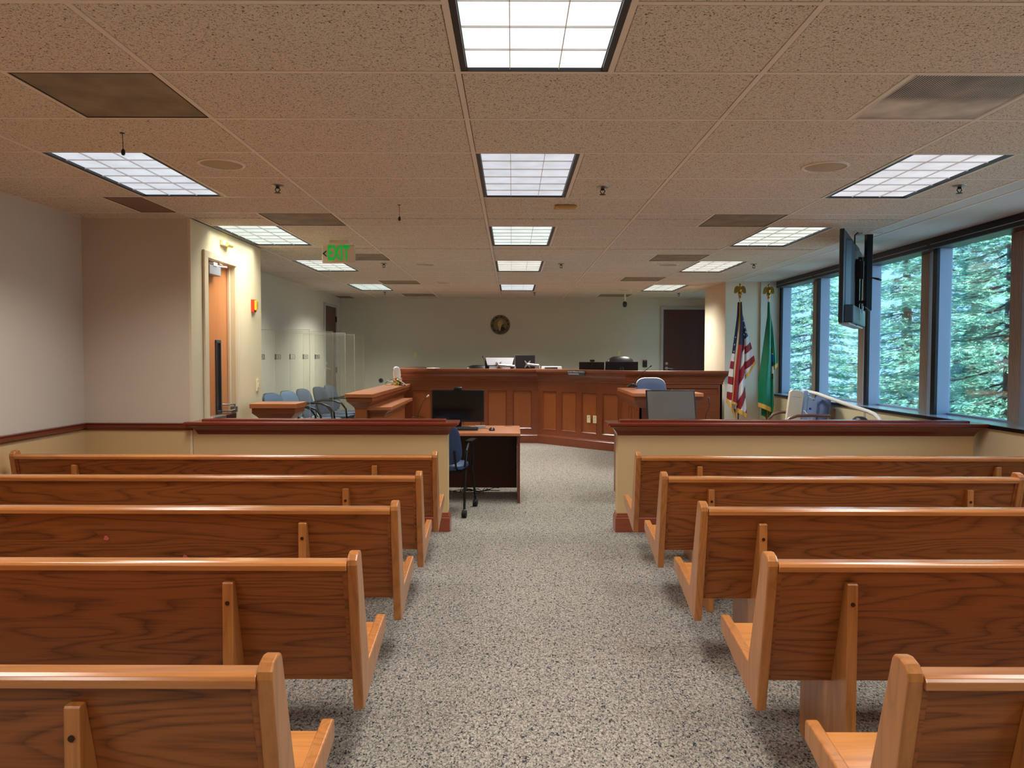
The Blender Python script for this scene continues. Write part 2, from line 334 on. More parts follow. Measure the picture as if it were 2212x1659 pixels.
# ------------------------------------------------------------------ mesh building
class MB:
    def __init__(self, T=None): self.v = []; self.f = []; self.mi = []; self.T = T; self.m = 0
    def add(self, vs, fs):
        o = len(self.v)
        for p in vs:
            p = Vector(p)
            if self.T is not None: p = self.T @ p
            self.v.append(tuple(p))
        for f in fs: self.f.append(tuple(i+o for i in f)); self.mi.append(self.m)
        return self
    def box(self, x0, x1, y0, y1, z0, z1):
        vs = [(x, y, z) for z in (z0, z1) for y in (y0, y1) for x in (x0, x1)]
        return self.add(vs, [(0, 2, 3, 1), (4, 5, 7, 6), (0, 1, 5, 4), (2, 6, 7, 3), (0, 4, 6, 2), (1, 3, 7, 5)])
    def prism(self, poly, a, b, axis='X'):
        """poly in the plane normal to axis, in order (Y,Z) / (X,Z) / (X,Y)"""
        n = len(poly)
        def pt(p, t): return {'X': (t, p[0], p[1]), 'Y': (p[0], t, p[1]), 'Z': (p[0], p[1], t)}[axis]
        vs = [pt(p, a) for p in poly]+[pt(p, b) for p in poly]
        ar = sum(poly[i][0]*poly[(i+1) % n][1]-poly[(i+1) % n][0]*poly[i][1] for i in range(n))
        flip = (ar > 0) != (axis == 'Y')
        f0 = tuple(range(n)); f1 = tuple(range(n, 2*n))
        fs = [f0[::-1], f1]+[(i, (i+1) % n, n+(i+1) % n, n+i) for i in range(n)]
        if not flip: fs = [f[::-1] for f in fs]
        if b < a: fs = [f[::-1] for f in fs]
        return self.add(vs, fs)
    def tube(self, pts, r, seg=8, cap=True):
        pts = [Vector(p) for p in pts]; n = len(pts)
        rs = r if isinstance(r, (list, tuple)) else [r]*n
        vs = []; prev = None
        for i, p in enumerate(pts):
            d = (pts[min(i+1, n-1)]-pts[max(i-1, 0)]).normalized()
            if prev is None:
                u = d.cross(Vector((0, 0, 1)));
                if u.length < 1e-3: u = d.cross(Vector((1, 0, 0)))
            else: u = prev-d*prev.dot(d)
            u.normalize(); prev = u; v = d.cross(u)
            for k in range(seg):
                a = 2*math.pi*k/seg; vs.append(p+(u*math.cos(a)+v*math.sin(a))*rs[i])
        fs = [(i*seg+k, i*seg+(k+1) % seg, (i+1)*seg+(k+1) % seg, (i+1)*seg+k) for i in range(n-1) for k in range(seg)]
        if cap: fs += [tuple(range(seg))[::-1], tuple((n-1)*seg+k for k in range(seg))]
        return self.add(vs, fs)
    def lathe(self, prof, c=(0, 0, 0), seg=20, axis='Z', sx=1.0, sy=1.0):
        c = Vector(c); n = len(prof); vs = []
        for r, h in prof:
            for k in range(seg):
                a = 2*math.pi*k/seg; x, y = r*math.cos(a)*sx, r*math.sin(a)*sy
                vs.append(c+Vector({'Z': (x, y, h), 'Y': (x, h, y), 'X': (h, x, y)}[axis]))
        fs = [(i*seg+k, i*seg+(k+1) % seg, (i+1)*seg+(k+1) % seg, (i+1)*seg+k) for i in range(n-1) for k in range(seg)]
        fs += [tuple(range(seg))[::-1], tuple((n-1)*seg+k for k in range(seg))]
        if axis == 'Y': fs = [f[::-1] for f in fs]
        return self.add(vs, fs)
    def mould(self, path, prof, closed=False):
        """prof: list of (offset outward = to the right of travel, z); path in XY"""
        n = len(path); P = [Vector(p) for p in path]; rings = []
        def nrm(a, b):
            d = (b-a).normalized(); return Vector((d.y, -d.x))
        for i in range(n):
            if closed: n1, n2 = nrm(P[i-1], P[i]), nrm(P[i], P[(i+1) % n])
            else:
                n1 = nrm(P[max(i-1, 0)], P[max(i, 1)]); n2 = nrm(P[min(i, n-2)], P[min(i+1, n-1)])
            b = (n1+n2); b = b/ (b.dot(n1)) if b.dot(n1) > 1e-6 else n1
            rings.append([(P[i].x+b.x*o, P[i].y+b.y*o, z) for o, z in prof])
        k = len(prof); vs = [p for r in rings for p in r]; fs = []
        m = n if closed else n-1
        for i in range(m):
            j = (i+1) % n
            for q in range(k-1): fs.append((i*k+q, j*k+q, j*k+q+1, i*k+q+1))
        if not closed: fs += [tuple(range(k)), tuple((n-1)*k+q for q in range(k))[::-1]]
        return self.add(vs, fs)

def obj(name, mb, m, parent=None, bevel=0, smooth=False, loc=None, seg=2):
    me = bpy.data.meshes.new(name); me.from_pydata(mb.v, [], mb.f)
    ms = m if isinstance(m, (list, tuple)) else [m]
    for q in ms: me.materials.append(M[q] if isinstance(q, str) else q)
    if len(ms) > 1:
        me.polygons.foreach_set('material_index', mb.mi)
    bm = bmesh.new(); bm.from_mesh(me); bmesh.ops.remove_doubles(bm, verts=bm.verts, dist=1e-6)
    bmesh.ops.recalc_face_normals(bm, faces=bm.faces); bm.to_mesh(me); bm.free()
    me.update()
    if smooth:
        for p in me.polygons: p.use_smooth = True
        try: me.set_sharp_from_angle(angle=R(40))
        except Exception: pass
    o = bpy.data.objects.new(name, me); C.objects.link(o)
    if parent is not None: o.parent = parent
    if loc: o.location = loc
    if bevel:
        b = o.modifiers.new('bevel', 'BEVEL'); b.width = bevel; b.segments = seg; b.limit_method = 'ANGLE'; b.angle_limit = R(35)
    return o
def tag(o, label, cat, group=None, kind=None):
    o['label'] = label; o['category'] = cat
    if group: o['group'] = group
    if kind: o['kind'] = kind
    return o
def thing(name, label, cat, loc=(0, 0, 0), rz=0, group=None):
    o = bpy.data.objects.new(name, None); C.objects.link(o); o.location = loc; o.rotation_euler = (0, 0, rz)
    o.empty_display_size = 0.05
    return tag(o, label, cat, group)
def struct(o):
    o['kind'] = 'structure'; return o
def kids(o): return [c for c in bpy.data.objects if c.parent == o]
def dup(root, label, loc=None, rz=None, group=None):
    r = root.copy(); C.objects.link(r); r['label'] = label
    if loc is not None: r.location = loc
    if rz is not None: r.rotation_euler = (0, 0, rz)
    if group: r['group'] = group
    for c in kids(root):
        d = c.copy(); C.objects.link(d); d.parent = r
        for g in kids(c):
            e = g.copy(); C.objects.link(e); e.parent = d
    return r
def text_mb(txt, size, T, depth=0.001, sx=1.0, bold=0.0):
    cu = bpy.data.curves.new('t', 'FONT'); cu.body = txt; cu.size = size; cu.extrude = depth; cu.offset = bold
    cu.align_x = 'CENTER'; cu.align_y = 'CENTER'
    to = bpy.data.objects.new('t', cu); C.objects.link(to)
    dg = bpy.context.evaluated_depsgraph_get(); ev = to.evaluated_get(dg); me = ev.to_mesh()
    mb = MB(T)
    mb.add([(v.co.x*sx, v.co.y, v.co.z) for v in me.vertices], [tuple(p.vertices) for p in me.polygons])
    ev.to_mesh_clear(); bpy.data.objects.remove(to); bpy.data.curves.remove(cu)
    return mb
TX = Matrix.Rotation(math.pi/2, 4, 'X')        # text upright, facing -Y

# ------------------------------------------------------------------ the setting
YB = 15.3; XL = -3.57; XS = -2.67; XJ = -3.42; XR = 3.95; YF = 6.41; YS = 8.2; Y0 = -2.6; YP = 11.75
struct(obj('floor', MB().box(-5, 4.3, Y0-.2, YB+.2, -0.2, 0), 'carpet'))
struct(obj('floor_jury_riser', MB().box(XJ, -1.97, YS+.02, 12.95, 0, 0.16), 'carpet'))
struct(obj('floor_bench_riser', MB().prism([(-1.88, YB), (-1.88, 13.05), (.46, 13.05), (1.76, 11.76), (3.18, 11.76), (3.18, 13.05), (4.05, 13.05), (4.05, YB)], 0, 0.3, 'Z'), 'carpet'))
ZD = 0.875
def wall2(name, boxes, lo='paint_tan', hi='paint'):
    mb = MB()
    for x0, x1, y0, y1, z0, z1 in boxes:
        if z0 < ZD:
            mb.m = 0; mb.box(x0, x1, y0, y1, z0, min(z1, ZD))
        if z1 > ZD:
            mb.m = 1; mb.box(x0, x1, y0, y1, max(z0, ZD), z1)
    me = struct(obj(name, mb, [lo, hi])); return me
ZT = H+.1
wall2('wall_left', [(XL-.15, XL, Y0, YF+.1, 0, ZT)])
wall2('wall_facing', [(XL-.1, XS-.02, YF, YF+.12, 0, ZT)])
wall2('wall_side', [(XS-.12, XS, YF+.002, 6.73, 0, ZT), (XS-.12, XS, 7.42, YS, 0, ZT), (XS-.12, XS, 6.73, 7.42, 2.33, ZT), (XJ-.2, XS-.12, YS-.12, YS, 0, ZT)], 'paint_cream', 'paint_cream')
struct(obj('wall_jury', MB().box(XJ-.15, XJ, YS-.1, YB+.1, 0, ZT), 'paint_back'))
struct(obj('wall_back', MB().box(XJ, 4.3, YB, YB+.15, 0, ZT), 'paint_back'))
struct(obj('wall_rear', MB().box(-3.9, 4.4, Y0-.15, Y0, 0, ZT), 'paint'))
struct(obj('wall_right', MB().box(XR, XR+.3, Y0, 13.0, 0, .885).box(XR+.05, XR+.3, 13.0, YB, 0, .885).box(XR, XR+.3, Y0, 1.8, .885, ZT).box(4.09, 4.3, 14.6, YB, .885, ZT), 'paint_cream'))
mbp = MB()
mbp.box(3.25, 4.25, YP, 13.0, 0, ZT)
struct(obj('wall_pillar', mbp, mat('pillar_paint', (220, 208, 182), .7)))
struct(obj('wall_pillar_edge', MB().box(3.78, 4.07, YP-.03, YP+.01, 0, H), 'paint_back'))

# ceiling: tiles, grid, soffit
COLS = [-5.0962+1.2192*k for k in range(8)]
ROWS = [3.124+.6096*k for k in range(-10, 21)]
def ry(k): return 3.124+.6096*k
XC = [-2.657, -.219, 2.219]
LROWS = [-6, -2, 2, 6, 10, 15]
cover = []
for k in LROWS:
    for x in XC:
        if k == 6 and x < -1 and False: continue
        cover.append((x, x+.6096, k)); cover.append((x, x+.6096, k+1))
VENTS = [(-2.0476, -1.438, 0, 'vent'), (-2.962, -2.657, 4, 'vent_plain'), (-2.0476, -1.438, 5, 'vent'), (-2.0476, -1.438, 9, 'vent'), (-2.0476, -1.438, 14, 'vent'),
         (-2.0476, -1.438, 18, 'vent'), (-3.40, -3.095, 19, 'vent_plain'),
         (1.6094, 2.219, 0, 'vent_rib'), (1.6094, 2.219, 5, 'vent'), (1.6094, 2.219, 9, 'vent'), (1.6094, 2.219, 13, 'vent'), (1.6094, 2.219, 18, 'vent')]
for v in VENTS: cover.append(v[:3])
tiles = MB(); G = 0.0162; BH = .0115
bars = MB()
def tile_rect(x0, x1, y0, y1):
    if x1-x0 < .06 or y1-y0 < .04: return
    a, b, c, d = x0+G, x1-G, y0+G, y1-G
    tiles.add([(a, c, H), (b, c, H), (b, d, H), (a, d, H), (a-.004, c-.004, H+.012), (b+.004, c-.004, H+.012), (b+.004, d+.004, H+.012), (a-.004, d+.004, H+.012)],
              [(0, 3, 2, 1), (0, 1, 5, 4), (1, 2, 6, 5), (2, 3, 7, 6), (3, 0, 4, 7)])
for k in range(-10, 21):
    y0, y1 = ry(k), min(ry(k+1), YB)
    if y0 >= YB: continue
    segs = []
    cuts = sorted(set([max(y0, Y0), y1]+[c for c in (YF, YS) if y0 < c < y1]))
    for a, b in zip(cuts[:-1], cuts[1:]):
        mid = (a+b)/2; xl = XL if mid < YF else (XS if mid < YS else XJ)
        for c in range(len(COLS)-1):
            x0, x1 = max(COLS[c], xl), min(COLS[c+1], 3.25)
            if x1 <= x0: continue
            cur = x0
            for q in sorted([q for q in cover if q[2] == k and q[1] > x0+1e-3 and q[0] < x1-1e-3]):
                if q[0] > cur+.02: tile_rect(cur, q[0], a, b)
                cur = max(cur, q[1])
            if x1-cur > .02: tile_rect(cur, x1, a, b)
ce = struct(obj('ceiling', tiles, 'tile'))
for x in COLS[1:]: bars.box(x-BH, x+BH, Y0, YB, H-.001, H+.012)
for k in range(-9, 21):
    y = ry(k)
    if not Y0 < y < YB: continue
    cur = XL if y < YF else (XS if y < YS else XJ)
    for x0 in ([q for q in XC if k-1 in LROWS] if True else []):
        if x0 > cur: bars.box(cur, x0, y-BH, y+BH, H-.0008, H+.011)
        cur = x0+.6096
    bars.box(cur, 3.25, y-BH, y+BH, H-.0008, H+.011)
for x0, x1, k in cover:
    for x in (x0, x1): bars.box(x-BH, x+BH, ry(k), ry(k+1), H-.0009, H+.0115)
bars.box(3.236, 3.262, Y0, YB, H-.002, H+.03)
bars.box(XL, XL+.018, Y0, YF, H-.001, H+.01).box(XL, XS, YF-.018, YF, H-.001, H+.01).box(XS, XS+.018, YF, YS, H-.001, H+.01).box(XJ, XJ+.018, YS, YB, H-.001, H+.01).box(XJ, 3.25, YB-.018, YB, H-.001, H+.01)
g = obj('grid', bars, 'grid', ce)
struct(obj('ceiling_soffit', MB().box(3.262, 4.3, Y0, YP, H+.002, H+.06).box(3.262, 4.3, 13.0, YB, H+.002, H+.06), 'paint_soffit'))
struct(obj('ceiling_sky_blocker', MB().box(-5.2, 4.6, Y0-.2, YB+.2, H+.12, H+.3), 'black'))  # unseen slab added to block the sky; black so tile gaps stay dark

# ceiling light fixtures
LCOL = {(-2, 1): (1.0, 0.98, 0.96), (2, 1): (0.93, 0.93, 1.0), (6, 1): (0.92, 1.0, 0.94), (10, 1): (1.0, 0.98, 0.86), (15, 1): (0.94, 0.97, 1.0),
        (2, 0): (0.90, 0.93, 1.0), (2, 2): (0.96, 0.95, 1.0), (6, 0): (0.92, 1.0, 0.92), (6, 2): (0.96, 1.0, 0.92), (10, 0): (0.96, 1.0, 0.9), (10, 2): (1.0, 0.97, 0.86), (15, 0): (0.88, 1.0, 0.92), (15, 2): (0.96, 1.0, 0.9)}
LSTR = {(-2, 1): 1.25, (2, 1): 0.8, (2, 0): 0.85, (2, 2): 0.85}
SIDE = ['left', 'middle', 'right']
LWHICH = {-6: 'behind the camera', -2: 'nearest, at the top edge', 2: 'over the back pews', 6: 'over the half wall', 10: 'over the court floor', 15: 'nearest the far wall'}
LLAB = {(-2, 1): 'large bright ceiling light cut by the top edge of the photo', (2, 1): 'square-looking ceiling light in the middle row, second from the camera, before a yellowed cover',
        (6, 1): 'middle-row ceiling light, third from the camera, slightly green', (10, 1): 'middle-row cream-toned ceiling light, second from the far wall', (15, 1): 'small middle-row ceiling light nearest the far wall',
        (2, 0): 'bluish ceiling light at upper left behind a hanging microphone', (6, 0): 'ceiling light beside the wall with the orange door', (10, 0): 'ceiling light partly hidden behind the EXIT sign', (15, 0): 'left-row ceiling light nearest the far wall',
        (2, 2): 'large ceiling light at upper right above the windows', (6, 2): 'right-row ceiling light just left of the hanging television', (10, 2): 'warm right-row ceiling light beyond the television, before the pillar', (15, 2): 'right-row ceiling light nearest the far wall, above the dark door'}
for k in LROWS:
    for ci, x in enumerate(XC):
        if (k, ci) in ((-2, 0), (-2, 2)): lab = 'ceiling light just outside the %s edge of the photo' % SIDE[ci]
        elif k == -6: lab = 'ceiling light behind the camera, %s row' % SIDE[ci]
        else: lab = LLAB[(k, ci)]
        y = ry(k); W, L = .6096, 1.2192
        t = thing('ceiling_light', lab, 'ceiling light', (x+W/2, y+L/2, H), 0, 'recessed ceiling lights')
        a, b = W/2-.013, L/2-.013
        hb = MB()
        for s in (-1, 1):
            hb.box(min(s*a, s*(a-.022)), max(s*a, s*(a-.022)), -b, b, .0, .045)
            hb.box(-a, a, min(s*b, s*(b-.006)), max(s*b, s*(b-.006)), .0, .045)
        hb.box(-a, a, -b, b, .045, .06)
        obj('frame', hb, 'black', t)
        col = LCOL.get((k, ci), (1, .97, .92)); st = LAMP*(1.15 if (k, ci) == (-2, 1) else LSTR.get((k, ci), 1.0))
        em = emit_panel('lit_diffuser', col, st)
        obj('diffuser', MB().box(-a+.026, a-.026, -b+.01, b-.01, .012, .016), em, t)
        al = bpy.data.lights.new('fixture_light', 'AREA'); al.shape = 'RECTANGLE'; al.size = 2*a-.054; al.size_y = 2*b-.03
        al.energy = LAMP_W*{10: 1.5, 15: 2.3}.get(k, 1.0)*(1.1 if k < 0 else 1); al.spread = R(128); al.color = tuple(.35*c+.65*q for c, q in zip(col, (1, .95, .88)))
        lo = bpy.data.objects.new('fixture_light', al); C.objects.link(lo); lo.parent = t; lo.location = (0, 0, .0035)
        gl = MB()
        for i in (1, 2): xx = -a+(2*a)*i/3; gl.box(xx-.0014, xx+.0014, -b+.008, b-.008, .0045, .0115)
        for i in range(1, 6): yy = -b+(2*b)*i/6; gl.box(-a+.026, a-.026, yy-.0014, yy+.0014, .0045, .0115)
        obj('louvre', gl, 'white', t)

VLAB = ['dark square perforated air vent at upper left corner of ceiling', 'narrow brown vent tile near the left wall corner', 'dark square vent right of the left ceiling light, before the side door', 'dark vent just right of the EXIT sign',
        'dark vent in the left of the ceiling, fourth from the camera', 'last dark vent on the left before the far wall', 'small dark vent tile in the far left ceiling corner',
        'ribbed grey vent at upper right corner of ceiling', 'dark square vent left of the light beside the television', 'dark vent directly behind the right round speaker', 'dark right-hand vent, second from the far wall', 'dark right-hand vent by the far wall beside the small camera']
for (x0, x1, k, mm), lab in zip(VENTS, VLAB):
    t = thing('ceiling_vent', lab, 'vent', ((x0+x1)/2, ry(k)+.3048, H), 0, 'ceiling vents')
    a = (x1-x0)/2-.014; b = .3048-.014
    obj('grille', MB().box(-a, a, -b, b, .0015, .006), mm, t)
    fr = MB()
    for s in (-1, 1):
        fr.box(min(s*a, s*(a-.006)), max(s*a, s*(a-.006)), -b, b, -.001, .02).box(-a, a, min(s*b, s*(b-.006)), max(s*b, s*(b-.006)), -.001, .02)
    obj('frame', fr, 'grid' if mm == 'vent_rib' else 'vent_dark', t)
for (x, y), lab in zip([(-1.727, 4.605), (1.865, 4.63), (-1.09, 9.586), (-1.07, 12.0), (1.92, 9.56), (1.92, 13.26)],
        ['large round ceiling speaker on the left, before the first left ceiling light', 'large round ceiling speaker on the right, beside the large right light', 'small-looking round ceiling speaker left, beyond the EXIT sign', 'farthest round ceiling speaker on the left', 'round ceiling speaker on the right in front of a dark vent', 'farthest round ceiling speaker on the right']):
    t = thing('ceiling_speaker', lab, 'speaker', (x, y, H), 0, 'round ceiling speakers')
    obj('trim_ring', MB().lathe([(.135, 0), (.135, -.006), (.120, -.008), (.118, 0)], seg=40), 'grid', t, smooth=True)
    obj('grille', MB().lathe([(.119, -.001), (.11, -.004), (.02, -.006), (.001, -.006)], seg=40), mat('speaker_grille', (176, 164, 138), .6), t, smooth=True)
SPK = [(-1.566, 5.17, 'fire sprinkler left of centre, between round speaker and EXIT sign'), (.604, 5.2, 'fire sprinkler right of the second middle ceiling light'), (2.956, 5.13, 'fire sprinkler at far right beside the sloping soffit line'),
       (-1.58, 9.5, 'small sprinkler beyond the EXIT sign'), (.60, 9.5, 'small sprinkler right of the cream middle ceiling light'), (2.96, 9.47, 'small sprinkler left of the television top'),
       (-2.26, 13.7, 'farthest sprinkler on the left'), (.397, 13.75, 'farthest sprinkler in the middle row'), (2.99, 13.85, 'farthest sprinkler on the right above the dark door')]
def sprinkler():
    t = thing('fire_sprinkler', SPK[0][2], 'sprinkler', (SPK[0][0], SPK[0][1], H), 0, 'ceiling sprinklers')
    obj('escutcheon', MB().lathe([(.042, 0), (.040, -.004), (.02, -.008), (.014, -.012)], seg=20), 'steel', t, smooth=True)
    mb = MB().lathe([(.012, -.008), (.012, -.022), (.006, -.024)], seg=12)
    for s in (-1, 1): mb.tube([(s*.011, 0, -.02), (s*.016, 0, -.032), (s*.003, 0, -.048)], .003, 6)
    mb.lathe([(.004, -.045), (.02, -.05), (.02, -.053), (.004, -.054)], seg=14)
    obj('deflector', mb, 'blackmetal', t); return t
sp0 = sprinkler()
for x, y, lab in SPK[1:]: dup(sp0, lab, (x, y, H))
for x, y, l_, lab in [(-1.995, 3.974, .113, 'tiny black microphone hanging before the upper left ceiling light'), (-.853, 5.83, .12, 'tiny black microphone hanging left of the middle lights')]:
    t = thing('hanging_microphone', lab, 'microphone', (x, y, H), 0, 'hanging microphones')
    obj('wire', MB().tube([(0, 0, 0), (.002, 0, -l_*.5), (.003, 0, -l_+.03)], .0016, 6), 'black', t)
    obj('plate', MB().lathe([(.012, 0), (.012, -.003), (.003, -.004)], seg=12), 'black', t)
    obj('capsule', MB().lathe([(.002, -l_+.034), (.009, -l_+.024), (.010, -l_+.008), (.006, -l_)], (.003, 0, 0), seg=12), 'black', t, smooth=True)
t = thing('detector_cover', 'yellowed plastic detector on ceiling behind the second middle light', 'detector', (.40, 5.85, H))
obj('base', MB().box(-.085, .085, -.05, .05, -.022, 0), 'smoke', t, bevel=.012)
obj('lens', MB().box(-.05, .05, -.056, -.03, -.03, -.004), 'smoke', t, bevel=.008)

# ------------------------------------------------------------------ exit sign
t = thing('exit_sign', 'illuminated EXIT sign with green letters and left arrow, hung from ceiling', 'exit sign', (-1.72, 7.66, 2.48))
obj('housing', MB().box(-.165, .165, -.018, .018, -.092, .088), 'exit_face', t, bevel=.012)
obj('canopy', MB().box(-.085, .085, -.03, .03, .104, .128).box(-.02, .02, -.012, .012, .085, .108), 'exit_face', t, bevel=.004)
gm = bpy.data.materials.new('exit_green'); gm.use_nodes = True
gb = gm.node_tree.nodes['Principled BSDF']; gb.inputs['Base Color'].default_value = lin((0, 150, 50)); gb.inputs['Emission Color'].default_value = lin((0, 190, 60)); gb.inputs['Emission Strength'].default_value = 0.38
M['exit_green'] = gm
obj('letters', text_mb('EXIT', .205, Matrix.Translation((.002, -.0205, 0)) @ TX, .0015, .52, .005), 'exit_green', t)
obj('arrow', MB().prism([(-.158, 0), (-.123, .028), (-.111, .028), (-.138, 0), (-.111, -.028), (-.123, -.028)], -.022, -.017, 'Y'), mat('exit_arrow', (10, 70, 40), .5), t)

# ------------------------------------------------------------------ side door (orange), hardware, wall devices
d = thing('door_1', '', ''); del d['label']; del d['category']; struct(d)
obj('leaf', MB().box(-2.77, -2.725, 6.73, 7.42, .01, 2.32), 'door_orange', d)
fr = MB()
for y0, y1 in ((6.65, 6.735), (7.415, 7.50)): fr.box(-2.668, -2.648, y0, y1, 0, 2.325)
fr.box(-2.668, -2.648, 6.65, 7.50, 2.325, 2.385)
fr.box(-2.72, -2.655, 6.73, 6.742, 0, 2.33).box(-2.79, -2.655, 7.40, 7.42, 0, 2.33).box(-2.79, -2.655, 6.73, 7.42, 2.318, 2.33).box(-2.725, -2.70, 7.365, 7.40, 0, 2.32)
obj('frame', fr, 'door_trim', d, bevel=.004)
obj('lite_frame', MB().box(-2.732, -2.712, 7.06, 7.075, .93, 1.60).box(-2.732, -2.712, 7.165, 7.18, .93, 1.60).box(-2.732, -2.712, 7.06, 7.18, 1.585, 1.615).box(-2.732, -2.712, 7.06, 7.18, .93, .96), 'darkgrey', d, bevel=.003)
obj('lite_glass', MB().box(-2.727, -2.723, 7.075, 7.165, .96, 1.585), 'black', d)
cl = obj('closer', MB().box(-2.725, -2.655, 6.78, 7.04, 2.19, 2.27), 'greyplastic', d, bevel=.004)
obj('closer_arm', MB().tube([(-2.69, 6.9, 2.275), (-2.64, 7.14, 2.285), (-2.66, 7.02, 2.30)], .008, 8).box(-2.70, -2.65, 6.86, 6.95, 2.27, 2.30), 'white', cl)
pb = obj('panic_bar', MB().box(-2.72, -2.64, 6.76, 7.10, .875, .925), 'silver', d, bevel=.006)
obj('bar_housing', MB().box(-2.72, -2.642, 7.10, 7.36, .87, .922), mat('bar_brown', (60, 34, 24), .35), d, bevel=.005)
obj('pull_handle', MB().tube([(-2.72, 7.22, .95), (-2.65, 7.22, .95), (-2.65, 7.34, .955), (-2.65, 7.34, 1.01), (-2.65, 7.22, 1.01), (-2.72, 7.22, 1.01)], .008, 8), 'silver', d)
obj('latch', MB().box(-2.70, -2.64, 7.36, 7.395, .93, .985), 'steel', d, bevel=.004)
t = thing('emergency_light', 'small cream emergency lamp high on the wall above the orange door', 'emergency light', (XS, 7.15, 2.50))
obj('base', MB().box(0, .03, -.09, .09, -.02, .03), 'ivory', t, bevel=.006)
obj('lamp_head', MB().lathe([(.02, -.05), (.024, -.03), (.024, .06), (.01, .07)], (.04, .03, .0), seg=12, axis='Y'), mat('lamp_cream', (236, 226, 130), .4), t, smooth=True)
t = thing('fire_alarm', 'red and yellow fire alarm pull station on the cream side wall', 'fire alarm', (XS, 7.93, 1.985))
obj('backplate', MB().box(0, .03, -.05, .03, -.070, .060), 'alarm_red', t, bevel=.004)
obj('cover', MB().box(.03, .046, -.04, .02, -.050, .050), 'alarm_yellow', t, bevel=.006)
obj('side_lever', MB().box(.005, .035, .032, .07, -.040, .045), 'steel', t, bevel=.006)
obj('wall_switch', MB().box(0, .012, -.035, .035, -.06, .06).box(.012, .02, -.012, .012, -.025, .025), 'ivory', None, bevel=.003, loc=(XS, 8.05, 1.16))
tag(bpy.context.scene.collection.objects[-1], 'ivory light switch low on the cream wall right of the orange door', 'light switch')

# chair rail and baseboards
CR = [(0, .845), (.012, .85), (.014, .862), (.026, .872), (.026, .886), (.018, .892), (.024, .898), (.024, .905), (0, .908)]
mb = MB().mould([(XL, 6.40-9.0), (XL, YF), (XS-.0, YF)], [(-o if False else o, z) for o, z in CR])
struct(obj('trim_1', mb, 'caprail_y', smooth=False))
BB = [(0, 0), (.014, 0), (.014, .08), (.008, .09), (.008, .10), (0, .10)]
struct(obj('baseboard_left', MB().mould([(XL, -2.6), (XL, YF), (XS, YF)], BB), 'caprail_y'))
struct(obj('baseboard_right', MB().mould([(XR, 11.7), (XR, -2.6)], BB), 'caprail_y'))

# half walls with moulded wood caps
CAP = [(0, .812), (.006, .818), (.010, .83), (.022, .852), (.045, .874), (.066, .886), (.072, .890), (.072, .897), (.090, .900), (.090, .914), (.084, .921), (-.02, .921), (-.02, .935), (-.026, .940)]
BSE = [(0, 0), (.018, 0), (.018, .115), (.012, .122), (.012, .135), (.006, .14), (.006, .155), (0, .158)]
def halfwall(x0, x1, lab, wallend):
    t = thing('half_wall', lab, 'half wall', (0, 0, 0), 0, 'half walls across the room')
    obj('wall_body', MB().box(x0, x1, YF, YF+.13, 0, .90), 'paint_tan', t)
    a, b = x0, x1
    if wallend == 'L': a = x0+.045
    else: b = x1-.0
    p = [(a, YF), (b, YF), (b, YF+.13), (a, YF+.13)]
    mb = MB().mould(p, CAP, True)
    mb.add([(a+.026, YF+.026, .940), (b-.026, YF+.026, .940), (b-.026, YF+.104, .940), (a+.026, YF+.104, .940)], [(0, 1, 2, 3)])
    obj('cap', mb, 'cap', t)
    obj('baseboard', MB().mould(p, BSE, True), 'base_wood', t)
    return t
halfwall(-2.665, -.536, 'long tan half wall with dark wood cap left of the aisle', 'L')
halfwall(.887, XR-.09, 'long tan half wall with dark wood cap right of the aisle', 'R')

# ------------------------------------------------------------------ windows
MY = [11.69-1.42*i for i in range(0, 8)]
ZS, ZH = .915, H
def window(i, yf, yn):
    fr = MB()
    fr.m = 0
    fr.box(4.065, 4.092, yf-.037, yf+.037, ZS, ZH)                      # black mullion
    fr.box(4.00, 4.22, yn, yf, ZH-.095, ZH)                          # head box
    fr.m = 1
    fr.box(4.015, 4.02, yn+.04, yf-.04, ZH-.10, ZH-.094)
    fr.box(3.995, 4.0, yn+.03, yf-.03, ZH-.062, ZH-.056)
    fr.box(4.092, 4.216, yf-.028, yf+.028, ZS, ZH-.09)                 # far reveal side
    fr.box(4.195, 4.26, yn, yf, ZS-.02, ZS+.02)
    # near pier: ribbed grey facet and sky-tinted facet
    fr.m = 2
    gy = yf-.92
    fr.prism([(4.20, gy), (4.19, gy-.17), (4.216, gy-.17), (4.216, gy)], ZS, ZH-.09, 'Z')
    for k in range(7):
        yy = gy-.012-.024*k; xx = 4.20-.01*(gy-yy)/.17
        fr.box(xx-.003, xx+.002, yy-.004, yy+.004, ZS, ZH-.09)
    fr.m = 1
    fr.prism([(4.19, gy-.17), (4.08, yn+.03), (4.216, yn+.03), (4.216, gy-.17)], ZS, ZH-.09, 'Z')
    o = struct(obj('window_%d' % i, fr, ['mullion', 'alu_sky_blue', 'alu']))
    gobj = obj('pane', MB().box(4.206, 4.212, gy, yf-.03, ZS+.02, ZH-.095), 'glass', o)
for i in range(7): window(i+1, MY[i], MY[i+1])
window(8, 14.5, 13.08)
struct(obj('trim_2', MB().box(3.93, 4.32, 1.75, YP, .885, .915).box(3.98, 4.32, 13.0, YB, .885, .915), 'mullion'))
struct(obj('trim_3', MB().box(3.932, 4.24, 1.75, YP, .9155, .919), 'sill_top'))

